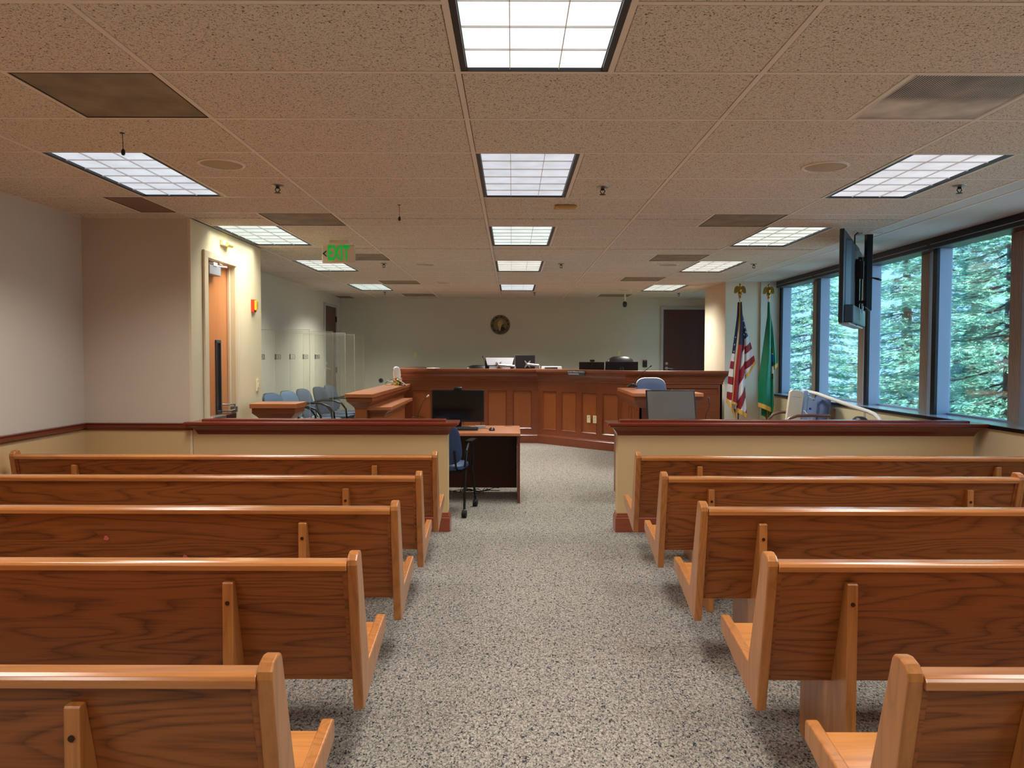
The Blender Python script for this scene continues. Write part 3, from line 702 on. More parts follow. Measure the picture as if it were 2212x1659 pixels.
# ------------------------------------------------------------------ judge's bench
bench = thing('judge_bench', 'long angled cherry wood judge bench with panelled front before the far wall', 'judge bench')
BP = [(-1.9, 15.25), (-1.9, 13.0), (.44, 13.0), (1.74, 11.7), (3.2, 11.7), (3.2, 11.742)]
obj('ledge', MB().mould(BP, [(-.02, 1.212), (.10, 1.212), (.10, 1.254), (-.20, 1.254), (-.20, 1.212)]), 'cherry_x', bench, bevel=.004)
obj('cornice', MB().mould(BP, [(-.02, 1.045), (0, 1.045), (.012, 1.052), (.012, 1.085), (.022, 1.09), (.022, 1.112), (.030, 1.118), (.030, 1.13), (.036, 1.142), (.052, 1.168), (.074, 1.186), (.08, 1.193), (.08, 1.212), (-.02, 1.212)]), 'cherry_x', bench)
obj('plinth', MB().mould(BP, [(-.02, 0), (.022, 0), (.022, .128), (.014, .136), (.014, .146), (.004, .152), (-.02, .152)]), 'cherry_x', bench)
obj('worktop', MB().prism([(-1.86, 13.9), (-1.86, 13.06), (.46, 13.06), (1.77, 11.78), (3.16, 11.78), (3.16, 12.6), (2.1, 12.62), (.82, 13.9)], .99, 1.02, 'Z'), 'cherry_x', bench)
def section(p0, p1, panels, z0=.245, z1=.888, top=1.05, mats=('cherry_x', 'cherry_z'), par=None, zbot=.14):
    d = Vector((p1[0]-p0[0], p1[1]-p0[1], 0)); L = d.length; d.normalize()
    T = Matrix.Translation((p0[0], p0[1], 0)) @ Matrix.Rotation(math.atan2(d.y, d.x), 4, 'Z')   # local x along, -y outward
    st = MB(T)
    cur = 0
    for a, b in panels:
        st.box(cur, a, 0, .03, z0, z1); cur = b
    st.box(cur, L, 0, .03, z0, z1)
    st.box(0, L, 0, .03, zbot, z0); st.box(0, L, 0, .03, z1, top)
    o = obj('front_face', st, mats[0], par)
    for a, b in panels:
        pm = MB(T).box(a, b, .014, .026, z0, z1)
        p = obj('panel', pm, mats[1], par)
        fm = MB(T)
        q = [(a, z0), (b, z0), (b, z1), (a, z1)]; wd = .016
        i_ = [(a+wd, z0+wd), (b-wd, z0+wd), (b-wd, z1-wd), (a+wd, z1-wd)]
        for k in range(4):
            k2 = (k+1) % 4
            A, B_, Ci, Di = q[k], q[k2], i_[k2], i_[k]
            fm.add([(A[0], .0-.004, A[1]), (B_[0], -.004, B_[1]), (Ci[0], .012, Ci[1]), (Di[0], .012, Di[1])], [(0, 1, 2, 3)])
        obj('panel_moulding', fm, mats[0], p)
    return T
section((-1.9, 13.0), (.44, 13.0), [(.217+.425*k, .217+.425*k+.317) for k in range(5)], par=bench)
q2 = math.sqrt(2)
section((.44, 13.0), (1.74, 11.7), [(t0*q2, t0*q2+.31) for t0 in (.074, .374, .675, .975)], par=bench)
section((1.74, 11.7), (3.2, 11.7), [(.30, 1.40)], z0=.905, z1=.99, par=bench, mats=('cherry_x', 'cherry_x'))
obj('end_face', MB().box(3.17, 3.2, 11.7, 11.745, 0, 1.21), 'cherry_x', bench)

# two ivory outlet plates on the bench front
for tt, lab, kind in ((.785, 'left ivory switch plate on the angled bench front', 0), (.872, 'right ivory socket plate on the angled bench front', 1)):
    o = thing('outlet_plate', lab, 'outlet', (.44+tt, 13.0-tt, .474), -math.pi/4, 'plates on the bench front')
    obj('plate', MB().box(-.036, .036, -.006, .0, -.06, .06), 'ivory', o, bevel=.003)
    mb = MB()
    if kind:
        for z in (-.025, .025): mb.box(-.008, -.004, -.0072, -.005, z-.008, z+.008).box(.004, .008, -.0072, -.005, z-.008, z+.008)
    else: mb.box(-.006, .006, -.0072, -.005, .02, .032)
    obj('slots', mb, 'darkgrey', o)

# jury rail, clerk's shelf, rail end post
CV = [(0, .80), (.008, .805), (.008, .82), (.02, .835), (.05, .87), (.085, .90), (.09, .905), (.09, .952)]
def railbox(name, lab, x0, x1, y0, y1, top, ov, parent=None, side='cherry_z'):
    t = thing(name, lab, 'court rail')
    obj('body', MB().box(x0, x1, y0, y1, 0, top-.045), side, t)
    p = [(x0, y0), (x1, y0), (x1, y1), (x0, y1)]
    k = ov/.11; dz = top-1.0
    obj('moulding', MB().mould(p, [(o*k, z+dz) for o, z in CV]+[(0, .953+dz)], True), 'cherry_x', t)
    obj('top', MB().box(x0-ov, x1+ov, y0-ov, y1+(ov if y1 < 12 else 0), top-.046, top), 'cherry_y', t, bevel=.004)
    obj('base_board', MB().mould(p, [(0, 0), (.02, 0), (.02, .12), (.01, .135), (0, .14)], True), 'cherry_x', t)
    return t
railbox('jury_rail', 'long cherry wood jury rail running back to the judge bench', -1.96, -1.82, 9.6, 12.95, 1.0, .11)
railbox('jury_rail_end', 'short cherry wood rail block beside the cream side wall', -2.47, -2.21, 7.61, 7.80, 1.0, .10)
t = thing('clerk_shelf', 'lower cherry wood shelf cabinet attached beside the jury rail', 'shelf')
obj('body', MB().box(-1.815, -1.62, 9.72, 11.6, 0, .79), 'cherry_z', t)
p = [(-1.815, 9.72), (-1.62, 9.72), (-1.62, 11.6), (-1.815, 11.6)]
obj('moulding', MB().mould(p, [(0, .70), (.01, .71), (.01, .73), (.03, .75), (.05, .77), (.055, .79), (0, .79)], True), 'cherry_x', t)
obj('top', MB().box(-1.82, -1.51, 9.62, 11.66, .79, .832), 'cherry_y', t, bevel=.004)

# witness stand
ws = thing('witness_stand', 'cherry wood witness stand box in front of the bench at right', 'witness stand')
p0, p1 = (1.66, 11.55), (1.66, 10.0)
section(p0, p1, [(.62+.30*k, .62+.30*k+.23) for k in range(3)], z0=.3, z1=.78, top=.9, par=ws)
obj('front_board', MB().box(1.66, 2.38, 10.0, 10.04, 0, .9), 'desk_side', ws)
obj('side_board', MB().box(2.34, 2.38, 10.0, 11.6, 0, .9), 'cherry_x', ws)
obj('moulding', MB().mould([(1.66, 11.62), (1.66, 10.0), (2.38, 10.0), (2.38, 11.6)], [(0, .80), (.008, .81), (.03, .84), (.06, .88), (.075, .905), (.075, .953), (0, .953)]), 'cherry_x', ws)
obj('top', MB().prism([(1.60, 11.66), (1.56, 9.9), (2.47, 9.9), (2.47, 10.30), (1.98, 10.32), (1.96, 11.56)], .953, .998, 'Z'), 'desk_top', ws, bevel=.004)
struct(obj('floor_witness_riser', MB().box(1.70, 2.33, 10.05, 11.66, 0, .3), 'carpet'))

# ------------------------------------------------------------------ pews
PE = [(.045, .225), (-.060, .768), (-.056, .785), (-.040, .800), (-.012, .807), (.010, .804), (.018, .792), (.150, .365), (.500, .412), (.515, .410), (.520, .400), (.520, .348), (.068, .226)]
def pew(x0, x1, yr, supports, lab, stickers=False):
    t = thing('pew', lab, 'pew', ((x0+x1)/2, yr, 0), 0, 'oak pews facing the bench')
    a, b = x0-(x0+x1)/2, x1-(x0+x1)/2; TH = .036
    for s0, s1 in ((a, a+TH), (b-TH, b)):
        obj('end_panel', MB().prism(PE, s0, s1, 'X'), 'oak_z', t, bevel=.006, seg=3)
    i0, i1 = a+TH, b-TH
    obj('top_rail', MB().prism([(-.064, .750), (-.066, .768), (-.060, .777), (-.048, .780), (-.006, .780), (0, .776), (0, .750)], i0, i1, 'X'), 'oak_rail', t, bevel=.002)
    obj('back_panel', MB().prism([(-.045, .752), (-.022, .752), (.082, .334), (.060, .330)], i0, i1, 'X'), 'oak_panel', t)
    obj('seat', MB().prism([(.12, .350), (.490, .384), (.502, .378), (.502, .358), (.490, .350), (.12, .318)], i0, i1, 'X'), 'oak_x', t)
    for e0, e1 in ((i0, i0+.016), (i1-.016, i1)):
        obj('cleat', MB().prism([(-.050, .750), (-.040, .750), (.062, .335), (.054, .335)], e0, e1, 'X'), 'oak_panel', t)
    for sx in supports:
        sx -= (x0+x1)/2
        sp = obj('support', MB().prism([(-.063, .706), (-.060, .711), (-.036, .711), (.060, .331), (.30, .333), (.345, .333), (.345, 0), (-.068, 0)], sx-.018, sx+.018, 'X'), 'oak_z', t, bevel=.003)
        obj('bolt', MB().lathe([(.0075, .0), (.0075, .002), (.005, .003), (.001, .003)], (sx, -.0665, .641), seg=12, axis='Y'), mat('bolt_bronze', (70, 44, 26), .4, .6) if 'bolt' not in M else M['bolt'], sp)
    return t
M['bolt'] = mat('bolt_bronze', (70, 44, 26), .4, .6)
YR = [1.705, 2.62, 3.54, 4.45, 5.37]
POS = ['nearest', 'second', 'third', 'fourth', 'front']
for i, yr in enumerate(YR):
    lab = ['long oak pew at bottom left corner, nearest the camera on the left', 'oak pew second from the camera, left of the aisle', 'oak pew with small pink stickers on its back, left of the aisle', 'oak pew fourth from the camera, left of the aisle', 'front oak pew left of the aisle, right behind the half wall'][i]
    pew(-3.49, -.519, yr, (-3.04, -.955), lab)
    lab = ['oak pew at bottom right corner, nearest the camera on the right', 'oak pew second from the camera, right of the aisle', 'oak pew third from the camera, right of the aisle', 'oak pew fourth from the camera, right of the aisle, with far end showing', 'front oak pew right of the aisle, right behind the half wall'][i]
    if i == 4: pew(.863, 3.833, yr, (1.307, 3.38), lab)
    else: pew(.863, 2.95, yr, (1.148, 2.635), lab)
def sticker(x, y, z, lab, s=1.0):
    o = obj('sticker', MB().prism([(-.012, -.008), (-.004, .012), (.008, .010), (.014, -.002), (.006, -.012)], -.0006, .0006, 'Y'), 'pink', None, loc=(x, y, z))
    o.rotation_euler = (R(14), 0, .0); tag(o, lab, 'sticker')
sticker(-1.873, 3.54-.0182, .629, 'pink sticker on the back of the third left pew')
sticker(-1.52, 3.54+.0045, .535, 'half hidden pink sticker at the lower back of the third left pew')

# ------------------------------------------------------------------ desks
def desk(x0, x1, lab):
    t = thing('counsel_table', lab, 'table', (0, 0, 0), 0, 'tables beyond the half walls')
    obj('top', MB().box(x0, x1, 7.62, 8.44, .677, .707), 'desk_top', t, bevel=.002)
    for a in (x0+.003, x1-.028): obj('side_panel', MB().box(a, a+.025, 7.64, 8.42, 0, .677), 'desk_side', t)
    obj('modesty_panel', MB().box(x0+.03, x1-.03, 8.30, 8.32, .045, .677), 'desk_dark', t)
    return t
desk(-1.55, .085, 'wooden table left of the aisle holding keyboard and black monitor')
desk(1.12, 2.75, 'wooden table right of the aisle, mostly hidden by the half wall')
t = obj('table_cables', MB(), 'black'); bpy.data.objects.remove(t)
cb = MB(); rnd = random.Random(3)
for k in range(6):
    pts = []
    x = -.62+rnd.uniform(-.1, .1)
    for j in range(9): pts.append((x+j*.05+rnd.uniform(-.02, .02), 8.20+rnd.uniform(-.05, .06), .012+abs(rnd.gauss(0, .022))))
    cb.tube(pts, .004, 6)
tag(obj('cable_tangle', cb, 'black', smooth=True), 'tangle of black cables on carpet under the left table', 'cables')

def monitor(name, lab, w_, h_, loc, rz=0, tilt=0, mat_s='screen', bezel=.014, chin=.03, stand=True, zbase=None, grp=None):
    """screen faces -Y; loc = centre of screen"""
    t = thing(name, lab, 'monitor', loc, rz, grp)
    T = Matrix.Rotation(-tilt, 4, 'X')
    obj('casing', MB(T).box(-w_/2, w_/2, 0, .018, -h_/2, h_/2).prism([(-w_*.42, .018), (w_*.42, .018), (w_*.3, .045), (-w_*.3, .045)], -h_*.4, h_*.36, 'Z'), 'black', t, bevel=.003)
    obj('screen', MB(T).box(-w_/2+bezel, w_/2-bezel, -.0025, .001, -h_/2+chin, h_/2-bezel), mat_s, t)
    if stand:
        dz = zbase-loc[2]
        obj('stand', MB().box(-.035, .035, .045, .065, dz+.01, -.02).prism([(-.12, -.06), (.12, -.06), (.14, .04), (.10, .14), (-.10, .14), (-.14, .04)], dz, dz+.014, 'Z'), 'black', t, bevel=.003)
    return t
m1 = monitor('desktop_monitor', 'black monitor with webcam on top, on the left table', .555, .34, (-.5715, 8.12, .945), 0, R(2), zbase=.707, grp='monitors on the tables')
obj('maker_mark', MB().box(.195, .23, -.004, -.001, -.160, -.155), 'greyplastic', m1)
m2 = monitor('desktop_monitor', 'glossy monitor tilted back, ceiling reflection painted into its grey, on the right table', .53, .335, (1.68, 8.10, .955), R(5), R(13), mat_s='screen_reflection', chin=.022, zbase=.707, grp='monitors on the tables')
T13 = Matrix.Rotation(-R(13), 4, 'X')
for a, b, nm in ((-.26, -.228, 'label'), (-.222, -.13, 'label'), (-.05, .038, 'label')):
    obj(nm, MB(T13).box(a, b, -.005, -.0015, -.166, -.150), 'white', m2)
t = thing('webcam', 'black webcam clipped on the left table monitor', 'webcam', (-.571, 8.115, 1.118))
obj('body', MB().lathe([(.013, -.04), (.017, -.03), (.017, .03), (.013, .04)], (0, -.005, .012), seg=12, axis='X'), 'black', t, smooth=True)
obj('clip', MB().box(-.03, .03, -.012, .03, -.003, .004).box(-.02, .02, .024, .03, -.03, 0), 'black', t)
t = thing('keyboard', 'black keyboard on the left table in front of the monitor', 'keyboard', (-.57, 7.93, .707))
obj('base', MB().prism([(-.07, 0), (.07, 0), (.07, .022), (-.07, .014)], -.22, .22, 'X'), 'black', t, bevel=.002)
kb = MB()
for r in range(5):
    y = -.056+r*.025; z = .0145+ (y+.07)*.057
    for c in range(15): kb.box(-.21+c*.028, -.21+c*.028+.023, y, y+.020, z, z+.006)
obj('keys', kb, 'darkgrey', t)
tag(obj('computer_mouse', MB().lathe([(.030, 0), (.032, .010), (.026, .024), (.012, .033), (.002, .035)], seg=20, sy=1.5), 'black', smooth=True, loc=(-.205, 7.88, .707)), 'black computer mouse on the left table, right of the keyboard', 'mouse')
tag(obj('mouse_cable', MB().tube([(-.205, 7.925, .715), (-.22, 8.0, .712), (-.25, 8.04, .711), (-.28, 8.08, .711)], .002, 6), 'black'), 'thin black mouse cable on the left table', 'cable')
tag(obj('dock_box', MB().box(-.055, .055, -.03, .03, 0, .03), 'greyplastic', bevel=.004, loc=(-.335, 8.12, .707)), 'light grey box beside the left monitor base', 'box')
tag(obj('paper_stack', MB().box(-.07, .07, -.05, .05, 0, .10), 'white', bevel=.002, loc=(-.76, 7.82, .707)), 'white box edge showing above the left half wall cap', 'box')
tag(obj('table_slot', MB().box(-.045, .045, -.008, .008, 0, .002), 'black', loc=(-.04, 8.36, .7071)), 'thin dark slot plate on the left table top', 'grommet')

def gooseneck(lab, pts, tip, base=True, capcol='white'):
    o = Vector(pts[0]); t = thing('gooseneck_microphone', lab, 'microphone', pts[0], 0, 'gooseneck microphones')
    L = [Vector(p)-o for p in pts]
    obj('stem', MB().tube(L, .004, 8), 'black', t, smooth=True)
    d = (L[-1]-L[-2]).normalized()
    obj('capsule', MB().tube([L[-1], L[-1]+d*.012, L[-1]+d*.03, L[-1]+d*.036], [.004, .009, .009, .003], 10), capcol, t, smooth=True)
    if base:
        obj('base', MB().prism([(-.075, 0), (.075, 0), (.075, .012), (.03, .045), (-.01, .050), (-.075, .012)], -.05, .05, 'Y'), 'black', t, bevel=.006)
    return t
gooseneck('gooseneck microphone on the left table before the panelled bench', [(-1.015, 8.2, .75), (-1.0, 8.2, .86), (-.95, 8.2, .985), (-.91, 8.2, 1.03)], None, True, 'white')
tag(obj('cable_loop', MB().tube([(-1.015+.12*math.cos(a), 8.3, .712+.11*math.sin(a)) for a in [math.pi*k/10 for k in range(11)]], .003, 6), 'black'), 'black cable arching behind the left table microphone', 'cable')
gooseneck('thin dark gooseneck microphone right of the tilted glossy monitor', [(2.055, 8.15, .75), (2.06, 8.15, .85), (2.10, 8.15, .95), (2.09, 8.15, 1.01)], None, True, 'darkgrey')
gooseneck('gooseneck microphone slanting up from the witness stand', [(1.72, 11.0, 1.035), (1.77, 11.0, 1.13), (1.88, 11.0, 1.25), (1.97, 11.0, 1.32)], None, True, 'black')
gooseneck('gooseneck microphone on the judge bench left of the silver backed monitor', [(-.465, 13.3, 1.03), (-.465, 13.3, 1.30), (-.475, 13.3, 1.38), (-.50, 13.3, 1.44)], None, False, 'black')

# ------------------------------------------------------------------ chairs
def pillow(w, h, t, n=4.0, curve=0.0, T=None, segs=32, taper=0.0, bulge=.35):
    """superellipse cushion in XZ, thickness along Y, centred"""
    mb = MB(T); rings = []
    def ring(s, y):
        out = []
        for k in range(segs):
            a = 2*math.pi*k/segs; c, s_ = math.cos(a), math.sin(a)
            x = math.copysign(abs(c)**(2/n), c)*w/2*s; z = math.copysign(abs(s_)**(2/n), s_)*h/2*s
            x *= 1-taper*(z/h)
            out.append((x, y+curve*x*x, z))
        return out
    L = [(.01, -t/2-t*bulge*.4), (.6, -t/2-t*bulge*.3), (.9, -t/2), (.985, -t*.3), (1, 0), (.985, t*.3), (.9, t/2), (.5, t/2), (.01, t/2)]
    vs = []
    for s, y in L: vs += ring(s, y)
    m = len(L)
    fs = [(i*segs+k, i*segs+(k+1) % segs, (i+1)*segs+(k+1) % segs, (i+1)*segs+k) for i in range(m-1) for k in range(segs)]
    fs += [tuple(range(segs))[::-1], tuple((m-1)*segs+k for k in range(segs))]
    return mb.add(vs, fs)
def armchair(name, lab, loc, rz, cloth='blue_cloth', caster=False, grp=None, rim=None, armless=False):
    """sitter faces +Y"""
    t = thing(name, lab, 'chair', loc, rz, grp)
    TB = Matrix.Translation((0, -.235, .66)) @ Matrix.Rotation(R(14), 4, 'X')
    obj('backrest', pillow(.45, .40, .035, 3.6, .55, TB, taper=.14), cloth, t, smooth=True)
    TBb = Matrix.Translation((0, -.252, .66)) @ Matrix.Rotation(R(14), 4, 'X')
    obj('back_shell', pillow(.462, .412, .016, 3.6, .55, TBb, taper=.14), rim or (cloth if caster else 'darkgrey'), t, smooth=True)
    TSx = Matrix.Translation((0, .02, .435)) @ Matrix.Rotation(math.pi/2, 4, 'X')
    obj('seat', pillow(.47, .46, .05, 3.6, .0, TSx), cloth, t, smooth=True)
    fm = MB().box(-.20, .20, -.16, .18, .385, .408)
    fm.tube([(-.18, -.12, .40), (-.18, -.22, .45), (-.17, -.25, .60)], .010, 8).tube([(.18, -.12, .40), (.18, -.22, .45), (.17, -.25, .60)], .010, 8)
    obj('seat_frame', fm, 'blackmetal', t)
    for s in (-1, 1):
        x = s*.27
        if caster:
            obj('arm', MB().prism([(x-.035, -.08), (x+.035, -.08), (x+.03, .16), (x-.02, .19), (x-.035, .14)], .655, .68, 'Z').tube([(x, .12, .66), (x, .15, .55), (x*.96, .16, .42)], .013, 8).tube([(x*.96, -.20, .45), (x, -.17, .60), (x, -.06, .665)], .011, 8), 'blackmetal', t, smooth=True)
            for y0, y1 in ((.16, .26), (-.18, -.28)):
                lg = obj('leg', MB().tube([(x*.96, y0*.9, .42), (x*.98, y0+(y1-y0)*.5, .24), (x, y1, .075)], .012, 8), 'blackmetal', t, smooth=True)
                obj('caster', MB().lathe([(.022, -.024), (.034, -.02), (.034, -.004), (.03, 0), (.034, .004), (.034, .02), (.022, .024)], (x, y1, .035), seg=18, axis='X'), 'black', lg, smooth=True)
        else:
            pts = [(s*.22, -.26, .56), (x, -.22, .655), (x, -.08, .685), (x, .08, .68), (x, .19, .645), (x, .25, .57), (x, .265, .44), (x, .26, .0)]
            obj('arm', MB().tube(pts, .0125, 10), 'blackmetal', t, smooth=True)
            obj('leg', MB().tube([(x*.9, -.14, .40), (x, -.22, .2), (x, -.27, 0)], .0125, 8), 'blackmetal', t, smooth=True)
            obj('stretcher', MB().tube([(x*.85, -.14, .39), (x, .26, .38)], .010, 8), 'blackmetal', t, smooth=True)
    return t
JL = ['blue jury chair nearest the camera, half hidden by the wooden rail block', 'blue jury chair second from the camera along the grey wall', 'middle blue jury chair of the five', 'fourth blue jury chair from the camera', 'farthest blue jury chair by the far left door']
JX = [(-2.93, 9.12), (-2.91, 9.73), (-2.88, 10.36), (-2.83, 11.03), (-2.83, 11.66)]
JG = 'blue jury chairs'
for (x, y), lab in zip(JX, JL): armchair('jury_chair', lab, (x+.28, y+.1, .16), R(-100+rnd.uniform(-3, 3)), grp=JG)
armchair('task_chair', 'blue chair on black casters tucked at the left table', (-.66, 7.27, 0), R(-8), 'blue_cloth2', caster=True)
armchair('witness_chair', 'dark blue chair with silver rimmed back in the witness stand', (1.98+.06, 11.05, .3), R(180), 'blue_cloth2', rim='silver')
armchair('task_chair', 'blue chair mostly hidden behind the glossy tilted monitor', (1.86, 9.0, 0), R(180), 'blue_cloth2', caster=True)

# acrylic dividers between the jury seats
AL = ['clear acrylic divider nearest the camera beside the cream wall', 'second clear acrylic divider from the camera', 'third clear acrylic divider from the camera', 'fourth clear acrylic divider from the camera', 'fifth clear acrylic divider, in front of the far left door', 'farthest clear acrylic divider, right of the far left door']
for i, (y, xr) in enumerate([(8.90, -2.34), (9.525, -2.22), (10.145, -2.20), (10.795, -2.21), (11.445, -2.21), (12.1, -2.32)]):
    t = thing('acrylic_divider', AL[i], 'screen', (0, y, 0), 0, 'clear dividers between jury seats')
    obj('sheet', MB().box(-2.93, xr, -.003, .003, .162, 1.77), 'acrylic', t)
    obj('edge', MB().box(xr-.0015, xr+.001, -.0032, .0032, .17, 1.772).box(-2.93, xr, -.0032, .0032, 1.769, 1.772), 'acrylic_edge', t)
    if i < 5:
        br = obj('bracket', MB().box(-2.932, -2.924, -.02, .004, 1.42, 1.49), 'darkgrey', t)
        xx = -2.89
        fm = MB().box(xx-.03, xx+.03, -.006, -.004, 1.425, 1.485)
        p = obj('number_card', fm, 'greyplastic', t)
        obj('card_face', MB().box(xx-.022, xx+.022, -.0075, -.006, 1.432, 1.478), 'paint_back', p)
        obj('card_figure', text_mb(str(i+1), .035, Matrix.Translation((xx, -.0078, 1.455)) @ TX, .0005), 'darkgrey', p)

# far doors
def door_flat(name, T, w_, z0, z1, m, hand=1):
    r = obj(name, MB(T).box(-w_/2, w_/2, -.012, .0, z0, z1), m); struct(r)
    obj('frame', MB(T).box(-w_/2-.05, -w_/2, -.03, 0, z0, z1+.05).box(w_/2, w_/2+.05, -.03, 0, z0, z1+.05).box(-w_/2, w_/2, -.03, 0, z1, z1+.05), 'white_trim', r)
    hx = -hand*(w_/2-.07)
    obj('handle', MB(T).lathe([(.032, -.012), (.032, -.022), (.012, -.024), (.012, -.05)], (hx, 0, 1.235), seg=16, axis='Y').tube([(hx, -.05, 1.235), (hx+hand*.12, -.055, 1.225)], .010, 8).lathe([(.028, -.012), (.028, -.03), (.01, -.032)], (hx, 0, 1.33), seg=16, axis='Y'), 'silver', r, smooth=True)
    hg = MB(T)
    for z in (z0+.25, (z0+z1)/2, z1-.22): hg.box(hand*(w_/2)-.006, hand*(w_/2)+.012, -.034, -.01, z-.055, z+.055)
    obj('hinges', hg, 'black', r)
door_flat('door_2', Matrix.Translation((3.44, YB, 0)), .88, .3, 2.40, 'door_dark', 1)
door_flat('door_3', Matrix.Translation((XJ, 14.45, 0)) @ Matrix.Rotation(math.pi/2, 4, 'Z'), .86, 0, 2.39, 'door_dark', 1)

# things on the far wall
t = thing('state_seal', 'round bronze state seal with a bust, high on the far wall', 'seal', (-.235, YB, 2.09))
obj('rim', MB().lathe([(.195, 0), (.198, -.015), (.190, -.024), (.182, -.02), (.182, -.012)], seg=48, axis='Y'), 'seal_rim', t, smooth=True)
obj('ring', MB().lathe([(.183, -.001), (.183, -.016), (.001, -.016)], seg=48, axis='Y'), 'seal_dark', t)
obj('field', MB().lathe([(.138, -.010), (.138, -.0175), (.001, -.0175)], seg=48, axis='Y'), 'seal_field', t)
ring = MB(); msg = 'THE SEAL OF THE STATE OF WASHINGTON 1889 '
for i, ch in enumerate(msg):
    if ch == ' ': continue
    a = R(215)-R(360)*i/len(msg)
    T = Matrix.Translation((math.cos(a)*.160, -.0165, math.sin(a)*.160)) @ TX @ Matrix.Rotation(a-math.pi/2, 4, 'Z')
    q = text_mb(ch, .034, T, .0005); ring.add(q.v, q.f)
obj('lettering', ring, 'seal_skin', t)
def el(cx, cz, rx, rz_, y, n=20, rot=0):
    return [(cx+rx*math.cos(a)*math.cos(rot)-rz_*math.sin(a)*math.sin(rot), cz+rx*math.cos(a)*math.sin(rot)+rz_*math.sin(a)*math.cos(rot)) for a in [2*math.pi*k/n for k in range(n)]]
obj('coat', MB().prism([(-.075, -.112), (-.04, -.085), (-.02, -.055), (.03, -.03), (.07, -.045), (.105, -.085), (.06, -.122), (0, -.135), (-.04, -.13)], -.021, -.017, 'Y').prism([(.02, -.01), (.05, .01), (.085, .005), (.06, -.012), (.04, -.035)], -.022, -.017, 'Y'), 'seal_dark', t)
obj('collar', MB().prism([(-.035, -.045), (.012, -.055), (.004, -.12), (-.03, -.118)], -.023, -.017, 'Y'), mat('seal_cream', (176, 160, 120), .5), t)
obj('hair', MB().prism(el(.008, .032, .052, .066, 0), -.022, -.017, 'Y'), mat('seal_hair', (166, 146, 104), .5), t)
hd = obj('face', MB().prism(el(-.012, .005, .040, .056, 0, rot=.08), -.026, -.017, 'Y').prism([(-.03, -.03), (.02, -.02), (.01, -.065), (-.02, -.06)], -.024, -.017, 'Y').prism([(-.022, .02), (-.012, .02), (-.012, -.012), (-.028, -.012)], -.031, -.025, 'Y'), 'seal_skin', t)
obj('features', MB().prism(el(-.034, .022, .008, .004, 0), -.0275, -.025, 'Y').prism(el(.004, .024, .009, .004, 0), -.0275, -.025, 'Y').prism(el(-.02, -.025, .012, .0025, 0), -.0275, -.025, 'Y'), 'seal_dark', hd)
def wallbox(name, lab, cat, x, z, w_, h_, m, d_=.012, m2=None):
    t = thing(name, lab, cat, (x, YB, z)); obj('plate', MB().box(-w_/2, w_/2, -d_, 0, -h_/2, h_/2), m, t, bevel=.003)
    if m2: obj('insert', MB().box(-w_*.3, w_*.3, -d_-.004, -d_, -h_*.3, h_*.3), m2, t)
    return t
wallbox('thermostat', 'ivory thermostat on far wall, left of the seal', 'thermostat', -1.92, 1.488, .07, .10, 'ivory', .02, 'ivory')
wallbox('light_switch', 'small ivory switch on far wall above the black leather chair', 'light switch', 2.12, 1.53, .065, .10, 'ivory', .01, 'ivory')
t = wallbox('card_reader', 'black card reader with red light beside the dark far door', 'card reader', 2.64, 1.33, .085, .14, 'black', .03)
obj('indicator', MB().box(-.03, .03, -.034, -.03, .052, .062), 'red_led', t)
t = thing('round_fitting', 'dark round knob low on the far wall left of the bench', 'knob', (-2.61, YB, .98))
obj('disc', MB().lathe([(.042, 0), (.042, -.012), (.03, -.018), (.001, -.018)], seg=20, axis='Y'), 'darkgrey', t)
obj('button', MB().lathe([(.014, -.018), (.012, -.028), (.001, -.028)], seg=12, axis='Y'), 'blackmetal', t)
t = thing('ceiling_camera', 'small black camera on a white stem hanging before the far wall', 'camera', (2.045, 14.0, H))
obj('stem', MB().tube([(0, 0, 0), (0, 0, -.15)], .014, 10), 'white', t)
obj('head', MB().lathe([(.018, -.14), (.038, -.16), (.040, -.21), (.026, -.24), (.002, -.245)], seg=18).lathe([(.02, -.07), (.022, -.03), (.022, .0)], (0, 0, -.20), seg=12, axis='Y'), 'black', t, smooth=True)

